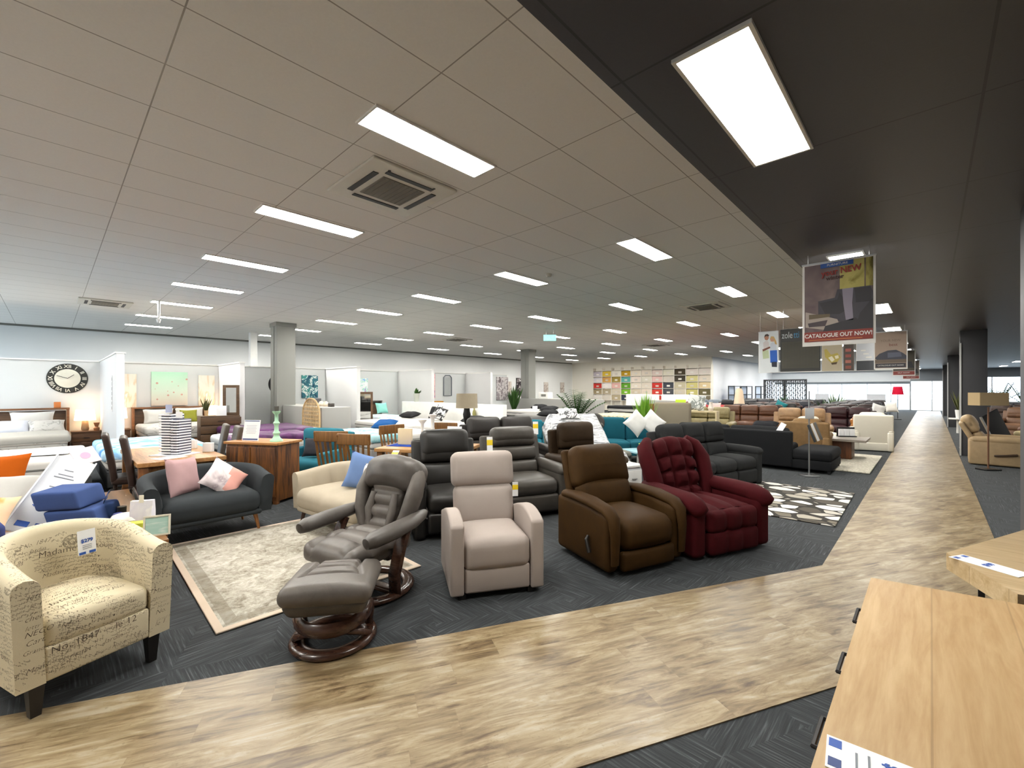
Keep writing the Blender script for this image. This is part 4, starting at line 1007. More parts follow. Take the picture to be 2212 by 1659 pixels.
# ------------------------------------------------------------------ leafy plants
def leaf(b, base, d, L, w, droop, n=5, mi=0):
    d = Vector(d).normalized(); side = d.cross(Vector((0, 0, 1)))
    side = side.normalized() if side.length > .05 else Vector((1, 0, 0)); up = side.cross(d)
    vs = []; fs = []
    for i in range(n + 1):
        t = i / n; p = Vector(base) + d * (L * t) + Vector((0, 0, -droop * t * t)); ww = w * math.sin(PI * (.08 + .92 * t)) * (1 if t < 1 else .05)
        vs += [p - side * ww, p + up * ww * .25, p + side * ww]
    for i in range(n):
        for k in range(2): a = i * 3 + k; fs.append((a, a + 1, a + 4, a + 3))
    b.add(vs, fs, mi)
def palm(label, loc, h, mat, pot_mat, n=15, spread=.6, pot_h=.4, seed=1):
    r = random.Random(seed); o = thing('potted_palm', label, 'plant', loc, 0)
    b = MB(); b.lathe([(.10, 0), (.14, pot_h * .9), (.15, pot_h), (.13, pot_h), (.12, pot_h * .9), (0, pot_h * .9)], n=16); b.build('pot', pot_mat, o)
    f = MB()
    for i in range(n):
        a = 2 * PI * i / n * 2.4 + r.random(); el = r.uniform(.75, 1.45); L = (h - pot_h) * r.uniform(.65, 1.0)
        d = Vector((math.cos(a) * math.cos(el), math.sin(a) * math.cos(el), math.sin(el)))
        p0 = Vector((0, 0, pot_h * .9)); pts = [p0 + d * (L * t) + Vector((0, 0, -L * .22 * t * t)) for t in (0, .25, .5, .75, 1)]
        f.tube(pts, [.012, .01, .008, .006, .003], 5)
        for k in range(2, 13):
            t = k / 13; p = p0 + d * (L * t) + Vector((0, 0, -L * .22 * t * t)); s_ = d.cross(Vector((0, 0, 1))).normalized()
            for sg in (-1, 1): leaf(f, p, s_ * sg + d * .5 + Vector((0, 0, .1)), spread * .42 * (1 - .5 * abs(t - .5)), .02, spread * .12, 3)
    f.build('fronds', mat, o); return o
def tuft(name, label, cat, loc, h, mat, pot_mat, n=26, pot=(.09, .16), w=.012, lean=.35, seed=2):
    r = random.Random(seed); o = thing(name, label, cat, loc, 0)
    b = MB(); b.lathe([(pot[0] * .7, 0), (pot[0], pot[1]), (pot[0] * .85, pot[1]), (0, pot[1] * .85)], n=14); b.build('pot', pot_mat, o)
    f = MB()
    for i in range(n):
        a = r.uniform(0, 2 * PI); e = r.uniform(0, lean)
        leaf(f, (r.uniform(-.03, .03), r.uniform(-.03, .03), pot[1] * .8), (math.cos(a) * e, math.sin(a) * e, 1), (h - pot[1]) * r.uniform(.6, 1), w, h * .12 * e, 4)
    f.build('foliage', mat, o); return o
M_green = fabric('3b5a2c', .3, 12, .1, 60); M_lime = fabric('7fae3c', .3, 10, .1, 60); M_olive = fabric('5f6340', .3, 10, .1, 60)
# ------------------------------------------------------------------ beds
def bed(label, loc, rz, W, L, h, base_m, matt_m, head=None, head_m=None, head_h=1.15, quilt=None, quilt_L=.75, band=None, group='beds on display', legs=True):
    """head towards +Y of its own frame"""
    o = thing('bed', label, 'bed', loc, rz, group)
    b = MB(); b.box((0, 0, .06 + (h - .34) / 2), (W - .02, L - .02, h - .34), .02, m=2); b.build('base', base_m, o)
    b = MB(); b.box((0, 0, h - .14), (W, L, .26), .06, m=4, puff=(0, 0, .01)); m = b.build('mattress', matt_m, o, sharp=60)
    b = MB(); b.box((0, 0, h - .135), (W + .006, L + .006, .05), .02); b.build('border_band', band or plain('8d8b88', .7), m)
    if quilt is not None:
        b = MB(); b.box((0, -L * (1 - quilt_L) / 2 - .01, h - .05), (W + .10, L * quilt_L, .19), .07, m=(8, 8, 2), puff=(0, 0, .015), fn=lambda p: p + Vector((0, 0, .012 * noise.noise(p * 5)))); b.build('quilt', quilt, o, sharp=70)
    for sx in (-1, 1):
        for sy in (-1, 1): b = MB(); b.box((sx * (W / 2 - .1), sy * (L / 2 - .12), .03), (.05, .05, .06)); b.build('leg', plain('1f1b19', .5), o)
    if head == 'timber':
        b = MB()
        b.box((0, L / 2 + .10, head_h - .02), (W + .16, .22, .04), .004)
        for s_ in (-1, 1): b.box((s_ * (W / 2 + .05), L / 2 + .10, head_h / 2), (.05, .20, head_h - .01), .004)
        b.build('headboard_frame', head_m, o)
        b = MB(); b.box((0, L / 2 + .15, head_h / 2 - .02), (W + .04, .05, head_h - .1), .004); b.build('headboard_panel', wood('6b4a2c', '3f2a18', 'x', .9, .5, .14), o)
    elif head == 'padded':
        b = MB(); b.box((0, L / 2 + .06, head_h / 2 + .05), (W + .06, .10, head_h - .1), .035, m=(6, 1, 6), puff=(0, .012, 0)); b.build('headboard', head_m, o, sharp=60)
    elif head == 'rattan':
        b = MB(); P_ = [(-.55, .0)] + [(-.55 * math.cos(PI * i / 16), .62 + .42 * math.sin(PI * i / 16)) for i in range(17)] + [(.55, .0)]
        b.tube([(x, L / 2 + .06, z + .3) for x, z in P_], .025, 8); b.build('headboard_frame', head_m, o)
        b = MB()
        for i in range(11):
            x = -.5 + .1 * i; zt = .62 + .42 * math.sqrt(max(0, 1 - (x / .55) ** 2)); b.box((x, L / 2 + .06, (.3 + zt + .3) / 2), (.035, .012, zt))
        for j in range(9):
            z = .4 + .1 * j; hw = .55 if z < .92 else .55 * math.sqrt(max(0, 1 - ((z - .92) / .42) ** 2)); b.box((0, L / 2 + .054, z), (2 * hw, .012, .035))
        b.build('woven_panel', head_m, o)
    return o
M_mw = fabric('cfccc7', .04, 5, .15); M_mg = fabric('8b8784', .08, 6); M_bg = fabric('3b3c3e', .08, 6); M_tb = wood('8b5a33', '5c3a1f', 'x', .8, .45); M_bk = fabric('232325', .1, 6)
M_wq = patterned([(0, 'cbc8c2'), (.55, 'bfbcb6'), (.60, '8d8a85'), (.66, 'cfccc6')], 9, interp='LINEAR')
M_blk = plain('1c1c1e', .6)
W90 = rad(90)
# first bay: timber storage bedhead
bed('bed with open-shelf timber headboard under the black wall clock', (-14.1, -.55, 0), W90, 1.6, 2.3, .62, M_tb, M_wq, 'timber', M_tb, 1.14, quilt=fabric('bbb8b0', .05, 5), quilt_L=.6, band=plain('9a948b', .7))
pillow(.72, .46, .2, 'pillow', fabric('cfccc7', .04, 4), 'large white pillow leaning on the timber headboard under the wall clock', 'pillow', (-14.93, -.28, .86), (rad(-18), 0, rad(90)), 'pillows in the first bay')
pillow(.66, .42, .18, 'pillow', fabric('c3c6d0', .05, 4), 'bluish white pillow lying before the large one in the first bay', 'pillow', (-14.62, -.62, .74), (rad(-50), 0, rad(84)), 'pillows in the first bay')
pillow(.60, .40, .16, 'pillow', M_wq, 'white pillow with grey print before the timber headboard', 'pillow', (-14.55, -.05, .74), (rad(-48), 0, rad(94)), 'pillows in the first bay')
b = MB(); b.box((0, 0, .07), (.16, .12, .14), .01); one('ornament_box', b, plain('c8763a', .5), 'small orange box on top of the timber headboard', 'box', (-15.4, .12, 1.14))
def table_lamp(label, loc, shade_c, base_m, h=.52, on=6.0, sw=.17, group='bedside lamps'):
    o = thing('table_lamp', label, 'lamp', loc, 0, group)
    b = MB(); b.lathe([(.06, 0), (.075, .04), (.055, h * .5), (.012, h * .55), (.012, h * .62)], n=16); b.build('base', base_m, o)
    t = NT('lit_shade_' + shade_c); t.base(hexc(shade_c)); t.b.inputs['Emission Color'].default_value = (1.0, .72, .44, 1); t.b.inputs['Emission Strength'].default_value = on
    b = MB(); b.lathe([(sw * 1.05, h * .5), (sw * .9, h), (sw * .88, h), (sw * 1.03, h * .5), (sw * 1.05, h * .5)], n=20); b.build('lamp_shade', t.m, o)
    b = MB(); b.lathe([(0, h * .66), (.03, h * .70), (.03, h * .8), (0, h * .84)], n=12); b.build('bulb', emit('ffdcae', on * 12, 'bulb_glow'), o); return o
def bedside(label, loc, mat, w_=.55, d=.42, h=.56):
    o = thing('bedside_table', label, 'bedside table', loc, W90, 'bedside tables')
    b = MB(); b.box((0, 0, h - .02), (w_, d, .04), .004); b.build('top', mat, o)
    b = MB(); b.box((0, 0, h / 2), (w_ - .03, d - .03, h - .06)); b.build('body', mat, o)
    for z in (.40, .20):
        b = MB(); b.box((0, -d / 2 + .008, z), (w_ - .06, .02, .17), .003); q = b.build('drawer', mat, o)
        b = MB(); b.box((0, -d / 2 - .012, z), (.1, .015, .015)); b.build('handle', DARKMETAL, q)
    return o
M_bs = wood('6b482b', '432b18', 'x', .8, .45)
bedside('timber bedside table between the clock bed and the partition', (-15.25, .62, 0), M_bs)
table_lamp('lit lamp with wide cream shade under the wall clock', (-15.25, .60, .56), 'fff1df', plain('8b7358', .5), .52, 5.0, .19)
b = MB(); b.lathe([(.05, 0), (.06, .06), (.03, .1), (.05, .16), (.06, .2), (0, .2)], n=14); one('ornament_vase', b, plain('7d4f2b', .5), 'small brown vase beside the lit lamp under the clock', 'vase', (-15.1, .80, .56))
# wall clock
def clock(label, loc, R_, rim, face, rz=W90, skeleton=False):
    o = thing('wall_clock', label, 'clock', loc, rz)
    b = MB(); b.lathe([(R_ * .62, -.02), (R_ * .62, .0), (R_, .0), (R_, -.025), (R_ * .62, -.025)], n=40, M=RX(-PI / 2) @ RX(PI)); b.build('rim', rim, o)
    if not skeleton:
        b = MB(); b.lathe([(0, .008), (R_ * .63, .008)], n=36, M=RX(-PI / 2) @ RX(PI)); b.build('dial', face, o)
    ROM = ['XII', 'I', 'II', 'III', 'IV', 'V', 'VI', 'VII', 'VIII', 'IX', 'X', 'XI']
    for i in range(12):
        a = -2 * PI * i / 12; text(ROM[i], R_ * .3, face, o, RY(-a) @ T(0, -.03, R_ * .8) @ UP, bold=.002)
    for a, L in ((rad(-50), .4), (rad(70), .55)):
        b = MB(); b.box((0, -.03, L * R_ * .5), (.012, .004, L * R_), M=RY(-a)); b.build('hand', BLACK if not skeleton else rim, o)
    return o
clock('round black wall clock with pale roman numerals above the lamp', (-15.585, .30, 1.86), .37, plain('23241f', .5), plain('d6d4c6', .6))
# second bed of the first bay, nearer
bed('white mattress on grey base with two blue pillows, beside the dining chairs', (-9.85, -.62, 0), W90, 2.1, 2.05, .62, M_bg, M_mw, band=plain('64635f', .7), quilt=None)
for k_, (dy, z) in enumerate(((-.05, .71), (-.02, .86))):
    pillow(.70, .45, .17, 'pillow', fabric('2f63a8', .15, 3, .1), ['glossy blue pillow at the bottom of the pair on the white mattress', 'glossy blue pillow on top of the pair on the white mattress'][k_], 'pillow', (-9.35, -.95 + dy, z), (rad(-86), 0, rad(84)), 'blue pillows')
b = MB(); b.box((0, 0, .0), (.9, .7, .004)); one('leaflet', b, patterned([(0, 'f0f0f2'), (.55, 'e3e4ea'), (.63, '8f949f'), (.67, 'f0f0f2')], 10, interp='LINEAR'), 'printed white sheet spread over the white mattress', 'sheet', (-9.75, -.2, .633), rad(80))
bed('bed with a watery blue patterned cover behind the dining chairs', (-10.3, 1.24, 0), W90, 1.3, 2.2, .6, M_bg, M_mw, quilt=patterned([(0, '2f6fc0'), (.42, '6fb2e6'), (.55, 'bfe0f5'), (.65, '3d86d2')], 2.2, (1, 1, 1), interp='LINEAR'), quilt_L=1.0)
# partition plaque
o = thing('wall_plaque', 'narrow black vertical lettering plaque on the first white partition', 'sign', (-12.3, .885, 1.50), 0)
b = MB(); b.box((0, 0, 0), (.10, .006, .75)); b.build('plate', plain('e9e9ea', .5), o)
for i, ch in enumerate('BEDROOM'): text(ch, .09, BLACK, o, T(0, -.006, .30 - i * .10) @ UP, bold=.002)
# second bay
bed('timber bed with white quilt below the green blossom print', (-14.38, 2.33, 0), W90, 1.5, 2.0, .64, M_tb, M_mw, 'timber', M_tb, 1.1, quilt=M_wq, quilt_L=.85)
for k_, (y, z, w_, c_, lab) in enumerate(((2.0, .86, .66, 'cfcdc8', 'white pillow on the bed below the blossom print, by the white partition'), (2.68, .88, .66, 'd2d0cb', 'white pillow on the bed below the blossom print, by the tallboy'))):
    pillow(w_, .44, .18, 'pillow', fabric(c_, .04, 4), lab, 'pillow', (-14.95, y, z), (rad(-22), 0, rad(90)), 'pillows in the second bay')
pillow(.40, .36, .14, 'cushion', fabric('8a8a35', .12, 6), 'square olive green cushion on the white bed below the blossom print', 'cushion', (-14.72, 2.62, .86), (rad(-24), 0, rad(90)))
bedside('timber bedside table beside the first white partition', (-15.25, 1.25, 0), M_bs, .4); table_lamp('lit cream lamp between the first partition and the blossom print', (-15.25, 1.25, .56), 'ffe9d2', plain('b9905f', .5), .55, 4.0, .14)
bedside('timber bedside table beside the dark tallboy', (-15.25, 3.30, 0), M_bs, .38); table_lamp('lit cream lamp between the blossom print and the tallboy', (-15.25, 3.28, .56), 'ffe9d2', plain('b9905f', .5), .55, 4.0, .14)
def canvas(label, loc, w_, h, mat, rz=W90, frame_m=None, group=None):
    o = thing('wall_print', label, 'picture', loc, rz, group)
    b = MB(); b.box((0, 0, 0), (w_, .03, h), .003); b.build('canvas', mat, o)
    if frame_m:
        b = MB()
        for s_ in (-1, 1): b.box((s_ * (w_ / 2), -.005, 0), (.03, .045, h + .03)); b.box((0, -.005, s_ * (h / 2)), (w_, .045, .03))
        b.build('frame', frame_m, o)
    return o
def blossom():
    t = NT('blossom_print'); c = t.coord(); sp = t.n('ShaderNodeSeparateXYZ'); t.l(c, sp.inputs[0])
    g = t.ramp(t.math('ADD', t.math('MULTIPLY', sp.outputs[2], .9), .5), [(.05, hexc('e7d6c8')), (.45, hexc('cfe0cf')), (.95, hexc('a5d3b6'))])
    v = t.n('ShaderNodeTexVoronoi'); v.inputs['Scale'].default_value = 5.5; t.l(c, v.inputs['Vector'])
    m = t.math('LESS_THAN', v.outputs['Distance'], .16)
    t.base(t.mix(t.math('MULTIPLY', m, .8), g, hexc('c9897c'))); t.rough(.7); return t.m
canvas('pale green blossom print above the white timber bed', (-15.57, 2.33, 1.60), .82, .95, blossom())
M_faint = patterned([(0, 'efece6'), (.5, 'e6dfd2'), (.58, 'd9c3a6'), (.64, 'f0ede8')], 5, (1, 1, .35), interp='LINEAR')
canvas('faint beige branch print beside the first white partition', (-15.57, 1.40, 1.55), .42, .90, M_faint); canvas('faint beige branch print on the tallboy side of the blossom print', (-15.57, 3.20, 1.55), .40, .90, M_faint)
o = thing('tallboy', 'dark timber tallboy before the second partition', 'chest of drawers', (-13.2, 2.98, 0), W90)
M_dt = wood('5d4227', '3a2817', 'x', .9, .45)
b = MB(); b.box((0, 0, .46), (.85, .40, .92), .005); b.build('body', M_dt, o)
for j in range(4):
    b = MB(); b.box((0, -.235, .16 + j * .21), (.88, .02, .18), .003); q = b.build('drawer', M_dt, o)
    b = MB(); b.box((0, -.255, .16 + j * .21), (.16, .015, .015)); b.build('handle', DARKMETAL, q)
def mirror(label, loc, rz, w_, h, m):
    o = thing('standing_mirror', label, 'mirror', loc, rz)
    b = MB()
    for s_ in (-1, 1): b.box((s_ * (w_ / 2 - .03), 0, h / 2), (.07, .04, h), .004); b.box((0, 0, h / 2 + s_ * (h / 2 - .035)), (w_ - .12, .04, .07), .004)
    b.build('frame', m, o)
    b = MB(); b.box((0, -.002, h / 2), (w_ - .10, .02, h - .12)); b.build('mirror_glass', plain('d8dcdc', .03, 1.0), o); return o
mirror('dark-framed mirror standing on the tallboy', (-13.15, 3.24, .92), W90 - rad(25), .36, .78, M_dt)
tuft('vase_of_branches', 'vase of loose olive branches on the tallboy', 'plant', (-13.15, 2.70, .92), .55, M_olive, plain('caa77a', .5), 22, (.05, .14), .022, .8, 5)
b = MB(); b.box((0, 0, .12), (.03, .22, .26), .003); one('card_stand', b, CARD, 'white card standing on the tallboy below the mirror', 'card', (-13.05, 3.0, .92), rad(-20))
# purple beds
M_purp = patterned([(0, '2c0b2d'), (.45, '421748'), (.6, '5d2a60')], 6, interp='LINEAR', rough=.45)
bed('bed with white sheet and purple throw behind the dining table', (-10.0, 2.95, 0), W90, 1.2, 2.1, .6, M_bg, M_mw, quilt=M_mw, quilt_L=.95)
b = MB(); b.box((0, 0, 0), (1.36, .75, .16), .06, m=(10, 6, 2), fn=lambda p: p + Vector((0, 0, .03 * noise.noise(p * 4)))); one('throw', b, M_purp, 'bunched purple throw over the foot of the white bed behind the dining table', 'throw', (-9.30, 2.92, .66), W90, sharp=70)
bed('bed with a quilted purple cover and round woven headboard, against the low grey wall', (-12.05, 3.82, 0), 0, 1.7, 1.9, .62, M_mw, M_mw, 'rattan', wood('cbb083', '9c8055', 'z', .9), 1.2, quilt=M_purp, quilt_L=.9)
# charcoal clock, fern canvas and mirror in the third bay
clock('thin-rimmed black skeleton clock half hidden by the grey column', (-15.585, 5.25, 1.75), .36, BLACK, BLACK, skeleton=True)
M_fern = patterned([(0, '1f3f55'), (.40, '2f6a78'), (.5, 'dfe7e3'), (.56, '3f8a86'), (.66, 'c9d9d5')], 4.2, interp='CONSTANT')
canvas('teal and navy fern print on white, third bay', (-15.57, 6.2, 1.68), .55, .78, M_fern)
canvas('narrow blue shell prints hung on the white post', (-17.78, 4.98, 1.55), .3, 1.2, patterned([(0, 'eeeeee'), (.6, 'e9e9e9'), (.62, '3b6c8c'), (.68, 'eeeeee')], 3, (1, 1, 1.2)))
mirror('brown-framed standing mirror beyond the low grey wall', (-13.6, 7.2, .25), W90 - rad(20), .5, 1.25, wood('6b4c30', '46301d', 'z', .9))
b = MB(); b.box((0, 0, .11), (.48, .22, .22), .01); one('speaker_box', b, plain('4a4b50', .5), 'dark grey box on top of the low grey wall', 'box', (-13.3, 5.4, 1.1), rad(8))
for k_, (x, lab) in enumerate(((-12.75, 'pale shell ornament on the low grey wall, next to the dark box'), (-12.45, 'pale twig ornament on the low grey wall near its end'))):
    b = MB(); b.lathe([(.07, 0), (.09, .05), (.06, .12), (.02, .15), (0, .15)], n=12); one('ornament', b, plain('d9c9b4', .6), lab, 'ornament', (x, 5.4, 1.1))
b = MB(); b.box((0, 0, .05), (.16, .12, .10), .008); one('ornament_box', b, plain('3f3a36', .5), 'small dark box at the end of the low grey wall', 'box', (-12.1, 5.4, 1.1))
# fourth bay: children's bed
bed("child's bed with a white, red and aqua cover and dark-topped headboard", (-14.4, 8.25, 0), W90, 1.1, 2.0, .6, M_mw, M_mw, 'timber', plain('57504a', .5), 1.15, quilt=patterned([(0, 'e9ecee'), (.48, 'a7d6d2'), (.55, 'eef0f0'), (.6, 'd8e2ee')], 2.5, interp='LINEAR'), quilt_L=.9)
pillow(.5, .42, .16, 'cushion', fabric('c8303a', .1, 6), "red cushion on the child's bed", 'cushion', (-14.95, 7.95, .88), (rad(-25), rad(20), rad(80)))
pillow(.5, .42, .16, 'cushion', fabric('8fd0c6', .1, 6), "aqua cushion on the child's bed", 'cushion', (-14.95, 8.6, .88), (rad(-20), 0, rad(95)))
canvas('pastel tree and birds print above the headboard of the fourth bay', (-15.57, 8.0, 1.50), .72, 1.0, patterned([(0, 'eef1f3'), (.46, 'e6eef2'), (.52, '9ed3c0'), (.58, 'e9eef2'), (.62, '6fa6d8'), (.67, 'c48fae')], 6, interp='CONSTANT'))
# white bedheads with black pillows
wall_y = 8.87
M_blkp = fabric('2a2a2c', .15, 6, .2)
bx = [(-12.9, 'far'), (-11.2, 'mid'), (-9.7, 'near')]
bed('white mattress with grey border before the long white wall, beside the candlesticks', (-12.6, 7.72, 0), 0, 1.5, 2.0, .62, M_mg, M_mw, band=plain('77746f', .7), quilt=None)
bed('white mattress with grey border before the long white wall, middle one', (-10.95, 7.72, 0), 0, 1.45, 2.0, .62, M_mg, M_mw, band=plain('77746f', .7))
bed('white mattress with dark base before the long white wall, beside the floor lamp', (-9.3, 7.72, 0), 0, 1.45, 2.0, .66, M_bk, M_mw, band=plain('3a3938', .7))
for k_, (x, y, m_, lab) in enumerate(((-12.7, 8.35, M_blkp, 'dark pillow lying flat on the first mattress at the long white wall'), (-11.2, 8.30, M_blkp, 'black pillow set upright at the long white wall'), (-10.85, 8.2, patterned([(0, '2c2c2e'), (.5, 'd9d9d7')], 9), 'black and white patterned cushion leaning at the long white wall'), (-9.4, 8.3, M_blkp, 'dark pillow on the mattress next to the floor lamp'))):
    up = k_ in (1, 2)
    pillow(.70 if not up else .5, .42, .18, 'pillow' if k_ != 2 else 'cushion', m_, lab, 'pillow' if k_ != 2 else 'cushion', (x, y, .86 if up else .73), (rad(-25 if up else -78), rad(18) if k_ == 2 else 0, rad(4)))
o = thing('potted_plant', 'green pot plant on a white stand before the second white partition wall', 'plant', (0, 0, 0)); bpy.data.objects.remove(o)
tuft('potted_plant', 'leafy plant in a white pot on the long white wall', 'plant', (-13.2, 8.95, 1.14), .62, M_green, plain('b9bcb2', .5), 24, (.11, .3), .04, 1.1, 7)
for k_, (x, lab) in enumerate(((-11.9, 'small bottle vase ornament hung on the long white wall, first'), (-9.95, 'small bottle vase ornament hung on the long white wall, second'))):
    b = MB(); b.lathe([(.04, 0), (.06, .06), (.05, .14), (.02, .2), (.025, .24), (0, .24)], n=12); one('wall_vase', b, plain('8d8750', .5), lab, 'vase', (x, 8.80, .78))
canvas('pink and violet sunset print on the display wall, fifth bay', (-15.57, 11.1, 1.72), .80, 1.05, patterned([(0, '4a3a74'), (.38, '7a5f9a'), (.46, 'd98fa0'), (.54, 'efb9b0'), (.62, '9a7392')], 1.6, (.4, .4, 2.6), interp='LINEAR'))
o = thing('hanging_lantern_frame', 'slim grey lantern-shaped wall mirror, fifth bay', 'mirror', (-15.57, 12.2, 1.75), W90)
b = MB(); b.tube([(-.22, 0, -.45), (.22, 0, -.45), (.22, 0, .35), (.12, 0, .45), (-.12, 0, .45), (-.22, 0, .35)], .02, 8, closed=True); b.build('frame', plain('58606a', .4), o)
b = MB(); b.box((0, .01, -.04), (.42, .01, .8)); b.build('mirror_glass', plain('cfd4d4', .05, 1), o)
canvas('wide navy mountain print on the long white wall', (-10.6, 9.80, 1.60), 1.5, 1.15, patterned([(0, '20386b'), (.45, '3f5f93'), (.55, 'e9ebee'), (.65, 'b59a9a')], 1.6, (.7, 1, 2), interp='LINEAR'), 0) if False else None
canvas('navy and white mountain print on the display wall, sixth bay', (-15.57, 14.3, 1.52), 1.3, 1.15, patterned([(0, '20386b'), (.42, '3f5f93'), (.5, 'e9ebee'), (.62, 'b59a9a')], 1.6, (.7, .7, 2), interp='LINEAR'))
canvas('grey stag print on the display wall behind the grey column', (-15.57, 15.65, 1.62), .8, 1.15, patterned([(0, '3a3638'), (.42, '8f878a'), (.52, 'cfc9c9'), (.6, '6b5f63')], 4, interp='LINEAR'))
b = MB(); b.box((0, 0, .03), (.9, .3, .06), .005); one('floating_shelf', b, wood('c08a35', '9a6a22', 'x', .8), 'amber timber shelf behind the long white wall', 'shelf', (-15.3, 11.2, 1.02), W90)
tuft('potted_plant', 'dark upright leafy plant behind the low grey wall by the column', 'plant', (-15.3, 16.2, .0), 2.0, M_green, plain('3a3a3a', .5), 46, (.2, .5), .06, .45, 9)
o = thing('boxed_display', 'white appliance box on the low grey wall beside the column', 'box', (-14.2, 17.4, 1.1), 0)
b = MB(); b.box((0, 0, .16), (.6, .4, .32), .02); b.build('case', WHITE, o)
b = MB(); b.box((.02, -.205, .17), (.3, .01, .12)); b.build('grille', plain('77756f', .6), o)
canvas('square dark framed abstract on the bed wall beyond the column', (-20.86, 23.0, 1.75), 1.3, 1.2, patterned([(0, '2b2528'), (.5, '6f6668'), (.58, 'd6d0d0'), (.64, '4a4245')], 3), W90, BLACK)
for k_, (x, y) in enumerate(((-20.86, 21.6), (-20.86, 25.6), (-20.86, 27.6))):
    canvas(f'small pale print on the bed wall beyond the column, {ORD[k_]} along it', (x, y, 1.7), .5, .8, patterned([(0, 'd8cfc6'), (.5, 'b9aaa0'), (.6, 'e6e0da')], 3, seed=k_), W90)
bed('white bed with an aqua folded cover beyond the timber slat-back chairs', (-9.3, 5.55, 0), 0, 1.7, 1.85, .6, M_mg, M_mw, band=plain('7f7c78', .7), quilt=patterned([(0, 'd3dde0'), (.5, 'a9d3d6'), (.58, '5fb0bd'), (.66, 'd9e2e4')], 2.2, (1, 1, 1), interp='LINEAR'), quilt_L=.45)
pillow(.55, .42, .17, 'pillow', fabric('1f4f86', .12, 6), 'deep blue pillow on the white bed with the aqua cover', 'pillow', (-9.85, 5.75, .72), (rad(-70), 0, rad(30)))
# mid floor: black mattresses and a floral bed before the linen shelves
bed('black-sided mattress with dark pillows before the low grey wall', (-10.6, 13.2, 0), 0, 1.8, 2.0, .66, M_bk, fabric('8d8c8a', .06, 5), band=plain('1d1d1f', .7))
bed('black-sided mattress in front, beside the palm', (-9.3, 11.3, 0), 0, 1.8, 2.0, .6, M_bk, fabric('48484a', .08, 5), band=plain('1d1d1f', .7))
bed('black-sided mattress beside the low grey wall, farther along', (-13.2, 15.3, 0), 0, 1.8, 2.0, .66, M_bk, M_mw, band=plain('1d1d1f', .7))
for k_, (x, y, lab) in enumerate(((-11.1, 13.8, 'flat black pillow on the grey mattress before the low grey wall'), (-10.1, 13.8, 'flat black pillow on the grey mattress, palm side'), (-9.6, 11.9, 'flat black pillow on the dark mattress beside the palm'), (-13.4, 15.9, 'flat black pillow on the white mattress at the low grey wall'))):
    pillow(.7, .44, .18, 'pillow', M_blkp, lab, 'pillow', (x, y, .80 if k_ < 2 else .76), (rad(-74), 0, rad(3 * k_)))
for k_, (x, y, lab) in enumerate(((-11.5, 13.4, 'white price card on the grey mattress before the low grey wall'), (-9.85, 13.3, 'white price card on the grey mattress, palm side'))):
    o = thing('price_card', lab, 'price card', (x, y, .69), rad(35)); o.rotation_euler.x = rad(-25)
    b = MB(); b.box((0, 0, .12), (.2, .006, .24)); b.build('card', CARD, o)
bed('bed with cream floral cover before the linen shelves', (-8.2, 14.6, 0), 0, 1.9, 2.0, .62, fabric('a79d88', .08, 6), M_mw, quilt=patterned([(0, 'cfc7ae'), (.5, 'b9af93'), (.56, '7a7a55'), (.62, 'd9d3bf')], 8, interp='LINEAR'), quilt_L=.95)
bed('bed with white headboard and black cover before the linen shelves', (-11.6, 21.6, 0), 0, 1.9, 2.0, .66, M_bk, M_mw, 'padded', WHITE, 1.3, quilt=M_blkp, quilt_L=.5)
bed('bed with white panel headboard beside the black-cover one', (-9.6, 21.6, 0), 0, 1.7, 2.0, .66, M_mw, M_mw, 'padded', WHITE, 1.3, quilt=None)
palm('tall potted palm in a white pot among the mattresses', (-6.95, 9.85, .0), 1.95, M_green, plain('efeeea', .4), 18, .62, .80, 3)
# ------------------------------------------------------------------ shelving of packaged linen on the far wall
M_sh = plain('f3ece0', .5)
o = thing('linen_shelving', 'wall of white pigeonhole shelving filled with packaged bed linen', 'shelving', (-14.35, 28.8, 0), 0)
NX, NZ = 11, 5; CW, CH = .79, .44; X0 = -NX * CW / 2; Z0 = .75
for i in range(NX + 1):
    b = MB(); b.box((X0 + i * CW, 0, Z0 / 2 + NZ * CH / 2 + .1), (.045, .38, Z0 + NZ * CH + .2)); b.build('upright', M_sh, o)
for j in range(NZ + 1):
    b = MB(); b.box((0, 0, Z0 + j * CH), (NX * CW, .38, .03)); b.build('shelf_board', M_sh, o)
b = MB(); b.box((0, .185, Z0 + NZ * CH / 2), (NX * CW, .01, NZ * CH)); b.build('back_panel', M_sh, o)
PAL = [['c9c0c8', 'e2c34a', 'efe9da', 'c39a2a', 'efe2cf', 'e9dccb', 'e8d5cb', 'e6e0cc', '4d4536', 'ece0d8', 'eadfd6'],
       ['d9d2d6', 'd2a05a', 'a08a45', '5fa8a0', 'efe0d3', 'e0d9c8', 'e9c2bb', 'd9cfc2', '4a443a', 'd9cf92', 'e9dcca'],
       ['c63a32', 'efe6e2', 'e0b0a6', '5f9a2f', 'ece0cf', 'e2d7c6', 'cf4038', '4b4d55', 'c9bfa2', 'd2c884', 'e0cba0'],
       ['9a8a6a', 'a89a80', 'cfc4ae', '7fb53a', 'd9cbb4', 'e9d9c9', 'd24a40', '55565c', 'd6cbb6', 'c9c07a', '6b6347'],
       ['e6e0d8', 'd8cfc2', 'b8a888', '3d4450', 'e4d8c4', 'cbb79a', 'c8433b', '3a3b42', 'e2dcd0', 'd8d09a', '7d7460']]
NAMES = ['top', 'second', 'middle', 'fourth', 'bottom']
proto = {}
